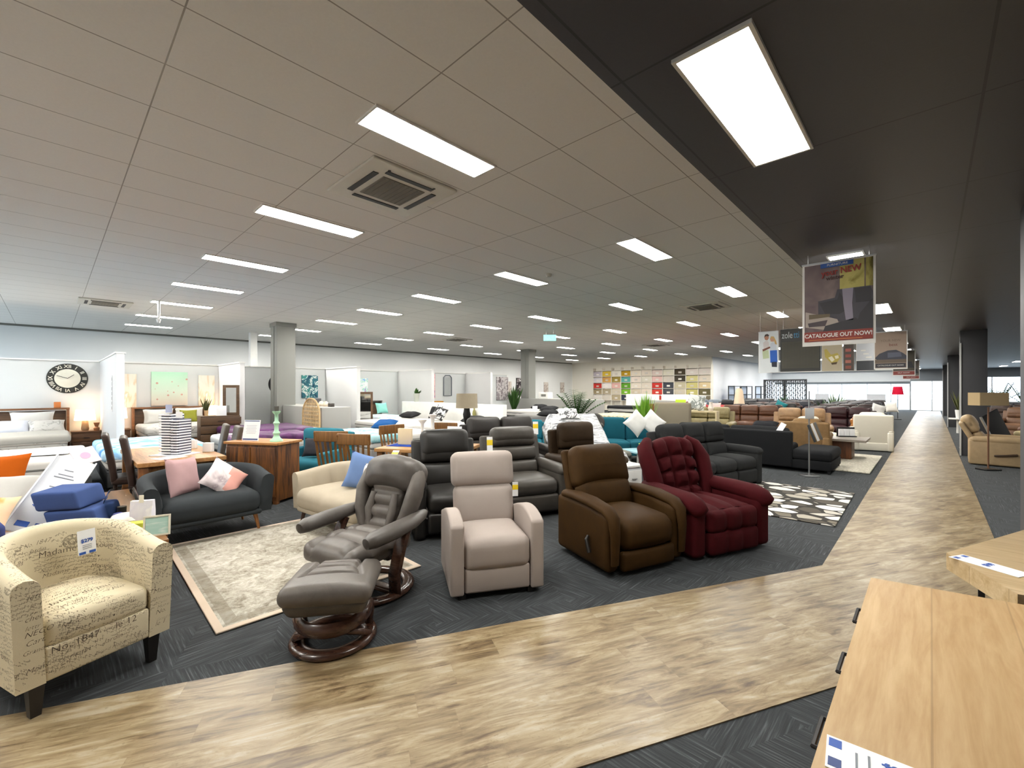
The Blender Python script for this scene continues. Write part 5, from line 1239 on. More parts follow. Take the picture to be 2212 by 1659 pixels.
for j in range(5):
    for i in range(NX):
        c = PAL[j][i]; z = Z0 + (4 - j) * CH + .017
        lab = f'bed linen pack, {ORD[i]} column of the pigeonhole shelving, {NAMES[j]} shelf'
        o = thing('linen_pack', lab, 'linen pack', (-14.35 + X0 + (i + .5) * CW, 28.78, z), 0, 'linen packs in the pigeonhole shelving')
        h = .36 + .03 * ((i * 7 + j * 3) % 3) / 2
        b = MB(); b.box((0, 0, h / 2), (.74, .28, h), .02, m=2); b.build('pack', fabric(c, .10, 9), o)
        b = MB(); b.box((0, -.143, h * .42), (.22, .006, h * .3)); b.build('label_card', plain(['f2ede4', 'e3ddd2', 'cfc8bd'][(i + j) % 3], .5), o)
# ------------------------------------------------------------------ reclining sofas
def recliner_sofa(name, label, cat, loc, rz, n, mat, sw=.60, h=1.0, depth=.92, arm_w=.17, arm_h=.60, rows=2, group=None, detail=4, tilt=-14, lever=False, plain_back=False):
    """n seats wide; each seat has a cushion, a footrest and a back in padded rows"""
    o = thing(name, label, cat, loc, rz, group); W = n * sw + 2 * arm_w; f = -depth / 2
    b = MB(); b.box((0, .03, .12), (W - .06, depth - .14, .2), .02); b.build('frame', mat, o)
    for s_ in (-1, 1):
        b = MB(); x = s_ * (W / 2 - arm_w / 2)
        b.box((x, 0, (arm_h - .04) / 2), (arm_w * .86, depth - .04, arm_h - .06), .04, m=2)
        b.box((x, -.02, arm_h - .05), (arm_w, depth - .06, .13), .06, m=(2, detail, 2), puff=(0, .02, .015)); b.build('armrest', mat, o, sharp=60)
    Bk = T(0, depth / 2 - .24, .42) @ RX(rad(tilt)); H = (h - .40) / math.cos(rad(tilt))
    b = MB(); b.box((0, .10, H * .44 - .03), (W - .12, .09, H * .95), .035, M=Bk, m=2); b.build('back_shell', mat, o, sharp=60)
    if plain_back:
        b = MB(); b.box((0, .135, H * .5 - .2), (W - .03, .10, H + .34), .04, M=Bk, m=2); b.build('rear_panel', mat, o, sharp=60)
    for i in range(n):
        x = -n * sw / 2 + sw * (i + .5)
        b = MB(); b.box((x, f + .32, .37), (sw - .008, .62, .20), .07, m=detail, puff=(0, .02, .03)); b.build('seat_cushion', mat, o, sharp=60)
        b = MB(); b.box((x, f + .05, .17), (sw - .008, .09, .22), .035, m=2, puff=(0, .015, 0)); b.build('footrest', mat, o, sharp=60)
        b = MB(); k = H / (rows + .35)
        for j in range(rows): b.box((x, -.015, k * (j + .5)), (sw - .01, .16, k * .98), .05, M=Bk, m=detail, puff=(0, .03, 0))
        b.build('back_cushion', mat, o, sharp=60)
        b = MB(); b.box((x, -.02, H - k * .55), (sw - .01, .19, k * 1.15), .075, M=Bk, m=detail, puff=(0, .03, .01)); b.build('headrest', mat, o, sharp=60)
    if lever:
        b = MB(); b.tube([(W / 2 + .01, -.1, .24), (W / 2 + .03, -.02, .22), (W / 2 + .03, .16, .25)], [.02, .02, .028], 8); b.build('lever', plain('2a2019', .4), o)
    return o
L_dkgrey = leather('1f1d1b', .42, .2); L_grey = leather('433f3a', .42, .18); L_box = leather('32261a', .5, .18)
recliner_sofa('recliner_chair', 'dark charcoal leather recliner with yellow tag, behind the pale grey recliner', 'recliner', (-4.06, 3.20, 0), rad(62), 1, L_dkgrey, .60, 1.06, .88, .15, .62)
price_tag('yellow and white tag on the headrest of the dark charcoal recliner', (-3.86, 3.66, 1.02), rad(55), .07, .19, rad(-10), '', True)
recliner_sofa('recliner_chair', 'mid grey leather recliner with ribbed back between the pale grey and brown recliners', 'recliner', (-3.95, 4.33, 0), rad(66), 1, L_grey, .66, 1.03, .92, .17, .60, rows=3)
recliner_sofa('recliner_chair', 'dark brown square-backed recliner behind the brown suede recliner', 'recliner', (-3.70, 5.44, 0), rad(70), 1, L_box, .62, 1.06, .9, .16, .62, tilt=-6)
recliner_sofa('recliner_sofa', 'charcoal two-seat recliner sofa with yellow tag, behind the grey recliners', 'sofa', (-5.3, 5.42, 0), rad(64), 2, leather('231f1d', .45, .18), .62, 1.06, .9, .16, .60)
price_tag('yellow and white tag on the charcoal two-seat sofa back', (-4.98, 5.82, 1.03), rad(50), .09, .22, rad(-8), '', True)
# white cabinet glimpsed between the brown and red recliners
o = thing('side_cabinet', 'small white side cabinet glimpsed between the brown and wine red recliners', 'cabinet', (-3.15, 5.62, 0), rad(70))
b = MB(); b.box((0, 0, .53), (.34, .42, .03), .004); b.build('top', WHITE, o)
b = MB(); b.box((0, 0, .26), (.30, .38, .50), .004); b.build('body', plain('e4e6e8', .5), o)
b = MB(); b.box((0, -.195, .36), (.26, .02, .22), .003); q = b.build('drawer', WHITE, o)
b = MB(); b.box((0, -.215, .36), (.08, .02, .012)); b.build('handle', STEEL, q)
# chaise under a striped fur throw
o = recliner_sofa('chaise_lounge', 'reclined chaise under the black, white and grey striped fur throw', 'chaise', (-4.60, 6.75, 0), rad(60), 1, leather('6d6d66', .5), .95, .98, 1.3, .14, .5, tilt=-24)
def fur():
    t = NT('striped_fur'); c = t.coord(scale=(1.2, 5.5, 5.5)); n = t.noise(c, 2.0, 5, .65, 1.0)
    col = t.ramp(n, [(.30, hexc('3a3c3f')), (.42, hexc('83858a')), (.52, hexc('d9dadc')), (.60, hexc('b4b5b8')), (.70, hexc('54565a'))])
    t.base(col); t.rough(1.0); t.bump(t.noise(t.coord(), 80, 2), .8, .01); return t.m
def drape(u, v):
    x = -.62 + 1.24 * u; s = v
    if s < .45: q = s / .45; y, z = .56 - .62 * q, 1.06 - .54 * q
    else: q = (s - .45) / .55; y, z = -.06 - .68 * q, .52 - .10 * q - max(0, q - .82) * 2.0
    e = max(0, abs(x) - .50); z -= e * 2.2
    w = .018 * noise.noise(Vector((x * 3, s * 7, 1.0))); return (x, y - .02, z + .055 + w)
b = MB(); b.sheet(drape, 26, 40, t=.02); one('fur_throw', b, fur(), 'striped black, white and grey fur throw over the chaise behind the red recliner', 'throw', (-4.60, 6.75, 0), rad(60), sharp=70)
pillow(.42, .34, .1, 'cushion', patterned([(0, 'd7d8d8'), (.5, '4a4b4d'), (.56, 'eceded')], 7), 'grey patterned cushion at the head of the fur-covered chaise', 'cushion', (-5.1, 6.95, 1.12), (rad(-60), 0, rad(55)))
# floor lamp
o = thing('floor_lamp', 'tall lamp with a taupe drum shade and dark stem, before the long white wall', 'lamp', (-6.35, 5.43, 0), 0)
b = MB(); b.lathe([(.15, 0), (.15, .025), (.03, .05), (0, .05)], n=20); b.build('base', DARKMETAL, o)
b = MB(); b.lathe([(.03, .04), (.03, .9), (.055, .98), (.075, 1.12), (.06, 1.18), (.055, 1.24), (0, 1.24)], n=14); b.build('stem', DARKMETAL, o)
b = MB(); b.lathe([(.205, 1.24), (.195, 1.51), (.19, 1.51), (.20, 1.24), (.205, 1.24)], n=28); b.build('lamp_shade', fabric('a59a86', .08, 12, .3, 200), o)
# teal lounge with diamond cushions
boxy_sofa('sofa', 'teal sofa with two white diamond cushions, beyond the fur-covered chaise', 'sofa', (-4.95, 8.95, 0), rad(40), 1.7, fabric('1d5a69', .1, 7), .92, .62, .88, seats=2)
boxy_sofa('armchair', 'teal armchair beyond the tall lamp, beside the teal sofa', 'armchair', (-6.6, 7.5, 0), rad(40), .85, fabric('256f80', .1, 7), .86, .62, .85)
pillow(.44, .44, .13, 'cushion', fabric('eceae8', .04, 6), 'white diamond-set cushion on the teal sofa, by the green bowl', 'cushion', (-4.50, 8.55, .88), (rad(-12), rad(45), rad(42)))
pillow(.44, .44, .13, 'cushion', fabric('f1efee', .04, 6), 'white diamond-set cushion on the teal sofa, beside the charcoal recliner sofa', 'cushion', (-4.28, 8.80, .88), (rad(-12), rad(42), rad(36)))
b = MB(); b.lathe([(0, -.05), (.17, -.045), (.21, 0), (.17, .045), (0, .05)], n=24, M=RX(PI / 2)); one('cushion', b, patterned([(0, '3c3a38'), (.5, '6f6b64'), (.6, '4a4743')], 12, kind='vor'), 'round dark swirl cushion at the far arm of the teal sofa', 'cushion', (-5.55, 8.6, .84), rad(40), rot=(rad(-15), 0, rad(45)))
o = thing('coffee_table', 'low pale coffee table with a lime bowl before the teal sofa', 'table', (-3.9, 7.95, 0), rad(60))
b = MB(); b.box((0, 0, .42), (.95, .55, .035), .006); b.build('top', plain('a9d3e0', .2), o)
for sx in (-1, 1):
    for sy in (-1, 1): b = MB(); b.cyl((sx * .42, sy * .22, 0), (sx * .40, sy * .2, .405), .014, .02); b.build('leg', WHITE, o)
b = MB(); b.lathe([(.07, 0), (.14, .05), (.22, .10), (.20, .10), (.12, .055), (0, .02)], n=24); one('bowl', b, plain('9fbf3a', .35), 'lime green bowl on the low coffee table behind the red recliner', 'bowl', (-3.9, 7.95, .4385))
tuft('grass_plant', 'tall lime grass plant behind the white diamond cushions', 'plant', (-5.3, 10.5, 0), 1.7, M_lime, plain('c9b78a', .6), 110, (.18, .5), .022, .42, 12)
b = MB(); b.box((0, 0, .62), (.92, .22, 1.24), .05, m=3, puff=(0, .02, 0)); one('bedhead', b, fabric('857c6c', .06, 6), 'upright taupe upholstered bedhead beside the tall grass plant', 'bedhead', (-4.95, 11.35, 0), rad(10), sharp=60)
o = thing('bookcase', 'pale timber box shelf with ornaments next to the taupe bedhead', 'shelf', (-4.6, 12.3, 0), rad(8))
b = MB()
for x in (-.45, .45): b.box((x, 0, .5), (.04, .36, 1.0))
for z in (.03, .5, .98): b.box((0, 0, z), (.9, .36, .04))
b.build('carcass', plain('c8b892', .5), o)
pillow(.46, .46, .15, 'cushion', patterned([(0, 'd9dcd9'), (.5, '8d938f'), (.58, 'f0f0ee')], 5), 'grey and white leaf cushion on the pale box shelf', 'cushion', (-4.67, 12.25, 1.22), (rad(-10), rad(8), rad(20)))
o = thing('twig_vase', 'white vase ornament on the pale box shelf', 'vase', (-4.3, 12.3, 1.0), 0)
b = MB(); b.lathe([(.05, 0), (.08, .08), (.04, .2), (.05, .24), (0, .24)], n=14); b.build('vase', plain('e8dcd0', .4), o)

# charcoal recliner sofa and the corner lounge
M_sofa = fabric('2c2d2e', .12, 9, .3, 300)
recliner_sofa('recliner_sofa', 'charcoal three-seat recliner sofa behind the wine red recliner', 'sofa', (-2.70, 7.46, 0), rad(74), 3, M_sofa, .53, .98, .85, .18, .60)
o = thing('corner_lounge', 'dark grey corner lounge with chaise, seen from its back', 'sofa', (-2.75, 10.35, 0), 0)
M_lounge = fabric('202123', .10, 8, .3, 300)
b = MB(); b.box((-.35, -.36, .42), (2.30, .14, .70), .04, m=3); b.build('back', M_lounge, o, sharp=60)
for i in range(2):
    b = MB(); b.box((-.95 + i * 1.12, -.22, .66), (1.1, .16, .32), .06, m=4, puff=(0, .03, .02)); b.build('back_cushion', M_lounge, o, sharp=60)
    b = MB(); b.box((-.95 + i * 1.12, .20, .38), (1.1, .80, .18), .06, m=4, puff=(0, 0, .02)); b.build('seat_cushion', M_lounge, o, sharp=60)
b = MB(); b.box((1.10, .20, .33), (.66, 1.22, .20), .07, m=5, puff=(0, 0, .02)); b.build('chaise_cushion', M_lounge, o, sharp=60)
b = MB(); b.box((1.10, .20, .15), (.64, 1.20, .18), .03, m=2); b.build('chaise_base', M_lounge, o)
b = MB(); b.box((-.35, .16, .17), (2.28, .90, .24), .03, m=2); b.build('base', M_lounge, o)
b = MB(); b.box((-1.46, .1, .35), (.16, 1.0, .5), .05, m=3); b.build('armrest', M_lounge, o)
for (x, y) in ((1.38, -.36), (1.38, .74), (-1.42, -.36), (-1.42, .55)): leg_mb(x, y, .07, .02, .025).build('leg', BLACK, o)
# things propped on the lounge and beyond
pillow(.5, .3, .14, 'cushion', fabric('1f2024', .1, 6), 'black oblong cushion lying on the corner lounge', 'cushion', (-2.55, 10.45, .83), (rad(-70), 0, 0))
b = MB(); b.box((0, 0, .1), (.10, .004, .2)); one('price_card', b, CARD, 'white price card slanting over the back of the corner lounge', 'price card', (-2.2, 10.02, .74), rad(10), rot=(rad(-20), rad(25), 0))
o = thing('floor_sign', 'thin steel stand with a slanted brochure rack, before the corner lounge', 'sign stand', (-1.62, 9.62, 0), rad(40))
b = MB(); b.box((0, 0, .012), (.28, .22, .022), .006); b.build('base', STEEL, o)
b = MB(); b.cyl((0, 0, .02), (0, 0, 1.56), .012); b.build('pole', plain('a9aaac', .3, .8), o)
for k_ in range(3):
    b = MB(); b.box((.03 + k_ * .062, -.02, .80), (.045, .01, .34), .003, M=T(.08, 0, .8) @ RY(rad(-22)) @ T(-.08, 0, -.8)); b.build('brochure', [plain('3a3f44', .5), plain('e9e9ea', .5), plain('6b6a66', .5)][k_], o)
b = MB(); b.box((.0, -.015, 1.15), (.16, .008, .2), .003); b.build('header_card', plain('b9bcc0', .5), o)
# tan, olive and brown sofas
def far_sofa(label, loc, rz, n, hexcol, sw=.62, group='leather sofas along the aisle', h=.98, rows=2, rough=.4):
    return recliner_sofa('leather_sofa', label, 'sofa', loc, rz, n, leather(hexcol, rough, .2), sw, h, .92, .18, .6, rows=rows, group=group, detail=3)
recliner_sofa('recliner_chair', 'tan suede recliner with its back to the camera, behind the steel brochure stand', 'recliner', (-2.02, 11.9, 0), rad(184), 1, leather('7c6243', .6, .15), .56, .90, .9, .16, .6, tilt=-8, plain_back=True)
far_sofa('tan leather sofa facing the camera beyond the tan suede recliner', (-2.6, 14.3, 0), rad(8), 2, '86694a', .56, h=1.02)
far_sofa('olive leather three-seat sofa with a lime throw, beyond the corner lounge', (-5.0, 13.9, 0), rad(8), 2, '776c4a', .62, h=1.0)
b = MB(); b.box((0, 0, 0), (.32, .9, .03), .012, m=3); one('throw', b, fabric('a9c23a', .1, 8), 'lime throw over the end of the olive leather sofa', 'throw', (-5.75, 13.7, .84), rad(8), rot=(rad(68), 0, rad(8)))
# pedestal coffee table with ornaments
o = thing('pedestal_table', 'coffee table with grey top on a dark carved timber pedestal, beside the shaggy rug', 'table', (-1.63, 12.55, 0), 0)
b = MB(); b.box((0, 0, .46), (1.25, .95, .05), .006); b.build('top', wood('9b938a', '6f675e', 'x', .8, .4), o)
b = MB(); b.box((.05, -.05, .24), (.62, .55, .40), .01); b.build('pedestal', wood('6d3f22', '3d2212', 'z', 1.2, .4), o)
b = MB(); b.lathe([(.05, 0), (.02, .05), (.06, .12), (.03, .19), (0, .2)], n=12); one('ornament', b, plain('ebe8dd', .4), 'white shell ornament on the carved pedestal coffee table', 'ornament', (-1.75, 12.35, .486))
# cream recliner, its back to the camera
recliner_sofa('recliner_chair', 'cream recliner with its back to the camera beside the aisle', 'recliner', (-1.15, 14.9, 0), rad(192), 1, fabric('d9d4c6', .04, 6), .54, .96, .9, .15, .55, tilt=-5, plain_back=True)
recliner_sofa('recliner_chair', 'cream recliner facing the pedestal table, behind the ornaments', 'recliner', (-2.15, 13.35, 0), rad(40), 1, fabric('d5cfbf', .04, 6), .5, .85, .8, .14, .5)
o = thing('magazine_rack', 'black frame rack of white brochures on the pedestal coffee table', 'rack', (-1.42, 12.78, .486), rad(30))
b = MB(); b.box((0, .05, .11), (.36, .02, .22)); b.box((0, 0, .012), (.36, .14, .024)); b.build('frame', BLACK, o)
for k_ in range(3): b = MB(); b.box((-.11 + .11 * k_, .0, .10), (.10, .03, .16)); b.build('brochure', CARD, o)
# rows of leather sofas that run beside the aisle
rows_ = [(16.9, ['2c0d12', '553522', '8a5530']), (18.6, ['26201f', '2a1d18', '6b4630']), (20.3, ['251312', '1d1918', '50382a']), (22.0, ['1e1d20', '3d2621', '2c2a2c']), (23.8, ['2b2a2e', '1d1f2a', '4a3328']), (25.6, ['202024', '39302c', '26262a']), (27.6, ['312b2c', '1f1f24', '3a3a40']), (29.8, ['28282c', '232731', '35302e'])]
for r_, (y, cols) in enumerate(rows_):
    for c_, hx in enumerate(cols):
        if c_ == 2 and r_ < 5: continue
        x = -2.15 - c_ * 2.5; n = 3
        far_sofa(f'dark leather sofa in the {ORD[r_]} row beyond the cream recliner, {["beside the aisle", "middle of its row", "inner end of its row"][c_]}', (x - .05 * r_, y, 0), rad(176 if r_ % 2 else 4), n, hx, .58)
far_sofa('tan leather chair peeping out beside the first maroon sofa at the aisle edge', (-1.25, 15.95, 0), rad(95), 1, '9a6226', .42, h=.8)
pillow(.42, .42, .14, 'cushion', fabric('e8e6e2', .05, 5), 'white cushion on the sofa end by the aisle', 'cushion', (-1.35, 20.2, .86), (rad(-20), rad(20), rad(20)))
pillow(.42, .42, .14, 'cushion', fabric('e4e0d8', .05, 5), 'white cushion thrown on a dark sofa beside the aisle, farther along', 'cushion', (-1.1, 22.3, .90), (rad(-20), 0, rad(30)))
pillow(.42, .42, .14, 'cushion', fabric('2d7d83', .1, 5), 'teal cushion on a dark sofa in the middle rows', 'cushion', (-4.4, 20.35, .90), (rad(-20), rad(30), rad(20)))
# red sofas and greenery
far_sofa('bright red leather sofa beyond the pale box shelf', (-6.2, 17.4, 0), rad(10), 2, '9c1f22', .66, 'red leather sofas', .95)
far_sofa('dark red leather sofa, further along from the bright red one', (-7.9, 16.9, 0), rad(10), 2, '7a1a1e', .62, 'red leather sofas', .95)
recliner_sofa('recliner_chair', 'deep red leather armchair behind the red sofas', 'recliner', (-7.5, 19.6, 0), rad(60), 1, leather('6a1518', .4), .55, 1.0, .9, .18, .62)
b = MB(); b.box((0, 0, .22), (1.5, .6, .44), .01); one('media_unit', b, plain('2a211d', .4), 'low dark media unit before the bright red sofa', 'cabinet', (-5.9, 15.75, 0), rad(8))
tuft('potted_plant', 'small green plant in a white vase on the low dark media unit', 'plant', (-5.6, 15.75, .44), .45, M_lime, plain('ecebe8', .4), 24, (.06, .2), .03, 1.0, 21)
b = MB(); b.lathe([(.05, 0), (.07, .1), (.03, .3), (.04, .36), (0, .36)], n=12); one('vase', b, plain('f0f0ee', .3), 'tall white vase on the low dark media unit', 'vase', (-5.35, 15.75, .44))
for k_, (x, y, z, lab) in enumerate(((-6.4, 17.2, .88, 'white patterned cushion on the bright red sofa'), (-5.9, 17.3, .88, 'pale pink cushion on the bright red sofa'))):
    pillow(.42, .42, .13, 'cushion', [patterned([(0, 'eceaea'), (.5, 'b9b3ba'), (.58, 'f2f1f1')], 6), fabric('d9b9b6', .06, 5)][k_], lab, 'cushion', (x, y, z), (rad(-18), 0, rad(12)))
o = thing('folding_sculpture', 'tall cream cone-shaped lamp beside the dark wardrobe frames', 'lamp', (-6.6, 22.6, 0), 0)
b = MB(); b.lathe([(.36, 0), (.34, .05), (.16, 1.5), (.10, 1.62), (0, 1.62)], n=20); b.build('shade', plain('cdb59a', .6), o)
# lattice screens and dark frames by the daylit wall
def lattice(label, loc):
    o = thing('lattice_screen', label, 'screen', loc, 0, 'lattice screens')
    b = MB()
    for s_ in (-1, 1): b.box((s_ * .56, 0, 1.1), (.08, .06, 2.2)); b.box((0, 0, 1.1 + s_ * 1.06), (1.1, .06, .08))
    b.build('frame', plain('2a2d31', .5), o)
    b = MB(); r = random.Random(5)
    for i in range(9):
        for j in range(14):
            if (i + j) % 2: b.box((-.48 + i * .12, 0, .15 + j * .15), (.14, .014, .06), M=T(-.48 + i * .12, 0, .15 + j * .15) @ RY(rad(45 if i % 2 else -45)) @ T(.48 - i * .12, 0, -.15 - j * .15))
            b.box((-.48 + i * .12, 0, .15 + j * .15), (.045, .012, .15))
    b.build('fretwork', plain('33373c', .5), o); return o
l1 = lattice('dark fretwork screen beside the white shop front, first panel', (-7.35, 32.3, 0)); dup(l1, 'dark fretwork screen beside the white shop front, second panel', (-6.15, 32.3, 0))
o = None
for k_, (x, y, w_) in enumerate(((-9.4, 31.2, 1.2), (-9.3, 33.5, 1.2), (-9.0, 35.8, 1.2))):
    o = thing('display_cabinet', f'tall dark-framed glass display cabinet by the daylit wall, {ORD[k_]} along', 'cabinet', (x, y, 0), rad(90), 'glass display cabinets')
    b = MB()
    for sx in (-1, 1):
        for sy in (-1, 1): b.box((sx * w_ / 2, sy * .18, .9), (.07, .05, 1.8))
    for z in (.04, .6, 1.2, 1.77): b.box((0, 0, z), (w_, .4, .05))
    b.build('frame', plain('26272c', .4), o)
    b = MB(); b.box((0, .17, .9), (w_, .01, 1.7)); b.build('back_panel', plain('c3cbe0', .3), o)
palm('potted_palm', (-7.0, 30.6, 0), 1.9, M_green, plain('d8d3b5', .5), 12, .6, .9, 6) if False else None
tuft('potted_plant', 'green plant in a yellow-green bowl before the fretwork screens', 'plant', (-6.2, 29.4, .0), 1.5, M_green, plain('b9bf6a', .5), 30, (.22, .18), .05, .9, 31)
far_sofa('grey-blue leather sofa before the fretwork screens', (-9.2, 26.2, 0), rad(184), 2, '6f7782', .7, 'leather sofas along the aisle', .95)
# far white display: prints on the glass, plants, red lamp
for k_, (x, w_, lab) in enumerate(((-6.4, .9, 'faint grey poster standing at the bright shop front, by the screens'), (-3.0, 1.1, 'faint grey poster standing at the bright shop front, towards the aisle'))):
    b = MB(); b.box((0, 0, .6), (w_, .03, 1.2)); b.box((0, .1, .02), (w_ * .7, .35, .04)); one('poster_board', b, plain('c9cbd0', .6), lab, 'poster', (x, 43.2, .0 + .75) if False else (x, 43.2, 0))
o = thing('floor_lamp', 'floor lamp with a red shade near the far end of the aisle', 'lamp', (-1.25, 30.5, 0), 0)
b = MB(); b.lathe([(.16, 0), (.16, .03), (.015, .05), (.015, 1.35), (0, 1.35)], n=12); b.build('stem', DARKMETAL, o)
b = MB(); b.lathe([(.24, 1.3), (.18, 1.72), (.175, 1.72), (.235, 1.3), (.24, 1.3)], n=20); b.build('lamp_shade', fabric('c01836', .06, 6), o)
tuft('potted_plant', 'pale green tree-like plant among the far sofas', 'plant', (-3.45, 26.6, .0), 1.75, fabric('7f8f74', .2, 10), plain('b89a86', .5), 34, (.16, .4), .05, .8, 41)
tuft('potted_plant', 'small dark plant on a far sofa table before the bright shop front', 'plant', (-3.5, 24.7, .0), 1.3, M_green, plain('59605a', .5), 22, (.08, .2), .035, 1.0, 43)
# ------------------------------------------------------------------ beyond the dark columns
recliner_sofa('recliner_chair', 'tan leather recliner with a side lever, beside the dark column', 'recliner', (1.08, 13.85, 0), rad(88), 1, leather('a38c6b', .45, .12), .52, .98, 1.02, .16, .58, tilt=-26, lever=False)
b = MB(); b.tube([(0, 0, 0), (.10, 0, .02), (.26, 0, .06)], [.018, .018, .026], 8); b.box((.0, .02, 0), (.06, .04, .06), .01); lv = b
o = bpy.data.objects['recliner_chair'] if False else None
for q in bpy.data.objects:
    if q.get('label', '').startswith('tan leather recliner with a side lever'): rc_ = q
h = MB(); h.tube([(-.435, -.20, .26), (-.46, -.05, .24), (-.46, .12, .22)], [.024, .02, .02], 8); h.build('lever', plain('3b2a1c', .4), rc_)
o = thing('floor_lamp', 'floor lamp with a wide rectangular cream shade before the dark column', 'lamp', (.82, 12.75, 0), rad(44))
b = MB(); b.box((0, 0, .015), (.3, .22, .03), .006); b.build('base', DARKMETAL, o)
b = MB(); b.cyl((0, 0, .03), (0, 0, 1.24), .014); b.build('stem', plain('6d4a33', .5), o)
b = MB()
for s_ in (-1, 1): b.box((s_ * .285, 0, 1.40), (.008, .22, .25)); b.box((0, s_ * .11, 1.40), (.57, .008, .25))
b.build('lamp_shade', fabric('c9b18a', .06, 8, .3, 200), o)
o = thing('picture_easel', 'black slanted panel with a silver edge under the rectangular lamp', 'panel', (1.12, 14.72, 0), rad(44))
b = MB(); b.box((0, 0, .62), (.40, .03, 1.0), .004, M=T(0, 0, .6) @ RY(rad(-28)) @ T(0, 0, -.6)); b.build('panel', plain('141416', .3), o)
b = MB(); b.box((-.21, 0, .62), (.035, .04, 1.0), .004, M=T(0, 0, .6) @ RY(rad(-28)) @ T(0, 0, -.6)); b.build('silver_edge', STEEL, o)
b = MB(); b.box((-.05, .05, .28), (.03, .03, .56)); b.build('prop', BLACK, o)
o = thing('wheeled_rail', 'steel clothes-rail post on castors beside the aisle column', 'stand', (.55, 15.85, 0), 0); 
b = MB(); b.cyl((0, 0, .07), (0, 0, 1.5), .014); b.build('pole', STEEL, o)
b = MB(); b.box((0, .25, .07), (.03, .55, .03)); b.build('foot_bar', STEEL, o)
for y in (0, .5): b = MB(); b.lathe([(.035, -.015), (.035, .015)], n=12, M=T(0, y, .035) @ RY(PI / 2)); b.build('caster', BLACK, o)
far_sofa('brown fabric sofa behind the black slanted panel', (2.5, 17.2, 0), rad(-40), 2, '6b4a3a', .6, 'sofas beyond the columns', .95)
far_sofa('cream leather chair behind the black slanted panel', (1.98, 15.75, 0), rad(-30), 1, 'd0bd90', .5, 'sofas beyond the columns', .9)
pillow(.42, .42, .14, 'cushion', patterned([(0, 'd9d9dc'), (.5, '6f7078'), (.58, 'eeeeef')], 6), 'grey and white floral cushion on the brown sofa beyond the column', 'cushion', (2.25, 16.9, .95), (rad(-18), rad(10), rad(-30)))
# white cabinet with timber drawers at the column nearest the path
o = thing('display_unit', 'white display unit with pale timber boxes, beside the dark column', 'cabinet', (.95, 4.35, 0), 0)
b = MB(); b.box((0, 0, .32), (.64, .5, .62), .006); b.build('carcass', plain('efedea', .4), o)
for z, m_ in ((.68, 'e6ddc6'), (.96, 'eee9dc')):
    b = MB(); b.box((.02, 0, z + .08), (.6, .46, .20), .006); q = b.build('timber_box', wood(m_, 'c9b58c', 'x', .8, .5), o)
for z in (1.18, 1.32):
    b = MB(); b.box((.03, 0, z), (.56, .42, .11), .01); b.build('upper_box', plain('e8e2d4', .5), o)
b = MB(); b.box((0, 0, 1.385), (.6, .46, .02)); b.build('top', plain('d9cba6', .5), o)
b = MB(); b.box((-.02, 0, .65), (.7, .56, .03), .004); b.build('shelf', wood('d9c49a', 'b89a68', 'x', .8, .5), o)
# far sofas and palms past the columns
palm('green palm by the far windows beyond the columns', (2.35, 31.0, 0), 2.6, M_green, plain('d9d3b8', .5), 16, .9, .9, 14)
palm('second green palm by the far windows, closer to the wall', (3.3, 33.0, 0), 2.5, M_green, plain('d9d3b8', .5), 14, .9, .9, 15)
for k_, (x, y, hx) in enumerate(((2.3, 21.5, '7a5a44'), (2.2, 25.5, '4a3a34'), (2.6, 29.5, '3a3a3e'))):
    far_sofa(f'brown leather sofa beyond the columns, {ORD[k_]} past the cream chair', (x, y, 0), rad(-20), 2, hx, .6, 'sofas beyond the columns', .95)
b = MB(); b.lathe([(.12, 0), (.18, .06), (.14, .12), (0, .12)], n=16); one('bowl', b, plain('efeeec', .4), 'white bowl ornament at the foot of the second dark column', 'bowl', (.45, 24.8, .55)) if False else None
o = thing('white_side_table', 'small white side table by the second dark column', 'table', (.72, 22.6, 0), 0)
b = MB(); b.box((0, 0, .52), (.5, .5, .04), .006); b.build('top', WHITE, o)
b = MB(); b.cyl((0, 0, 0), (0, 0, .5), .05); b.build('pedestal', WHITE, o)
tuft('potted_plant', 'slim plant with pale flowers against the second dark column', 'plant', (.72, 22.6, .54), 1.15, M_olive, plain('efefec', .4), 18, (.09, .3), .025, .35, 51)
# ------------------------------------------------------------------ posters hung from the ceilings
ROD = plain('d5d6d8', .3, .6)
def banner(name, label, x0, x1, z0, z1, y, ztop, group=None, k=1.0):
    zt = 1.6 + (z1 - 1.6) * k
    o = thing(name, label, 'poster', ((x0 + x1) / 2 * k, y, zt), 0, group); W, H = x1 - x0, z1 - z0; o.scale = (k, k, k); ztop = z1 + (ztop - zt) / k
    b = MB(); b.box((0, 0, -H / 2), (W, .008, H)); b.build('sheet', plain('f3f2ef', .4), o)
    for s_ in (-1, 1):
        b = MB(); b.cyl((s_ * W * .42, 0, 0), (s_ * W * .42, 0, ztop - z1), .0025, n=6); b.build('wire', ROD, o)
    b = MB(); b.box((0, 0, -.004), (W + .01, .016, .016)); b.build('rail', plain('cfd4da', .3), o)
    return o
def pane_(o, x0, x1, z0, z1, mat, name='print', d=-.0065, t=.003):
    b = MB(); b.box(((x0 + x1) / 2, d, (z0 + z1) / 2), (x1 - x0, t, z1 - z0)); return b.build(name, mat, o)
def blob(o, poly, mat, d=-.009, name='printed_shape'):
    b = MB(); b.prism(poly, .002, M=T(0, d, 0)); return b.build(name, mat, o)
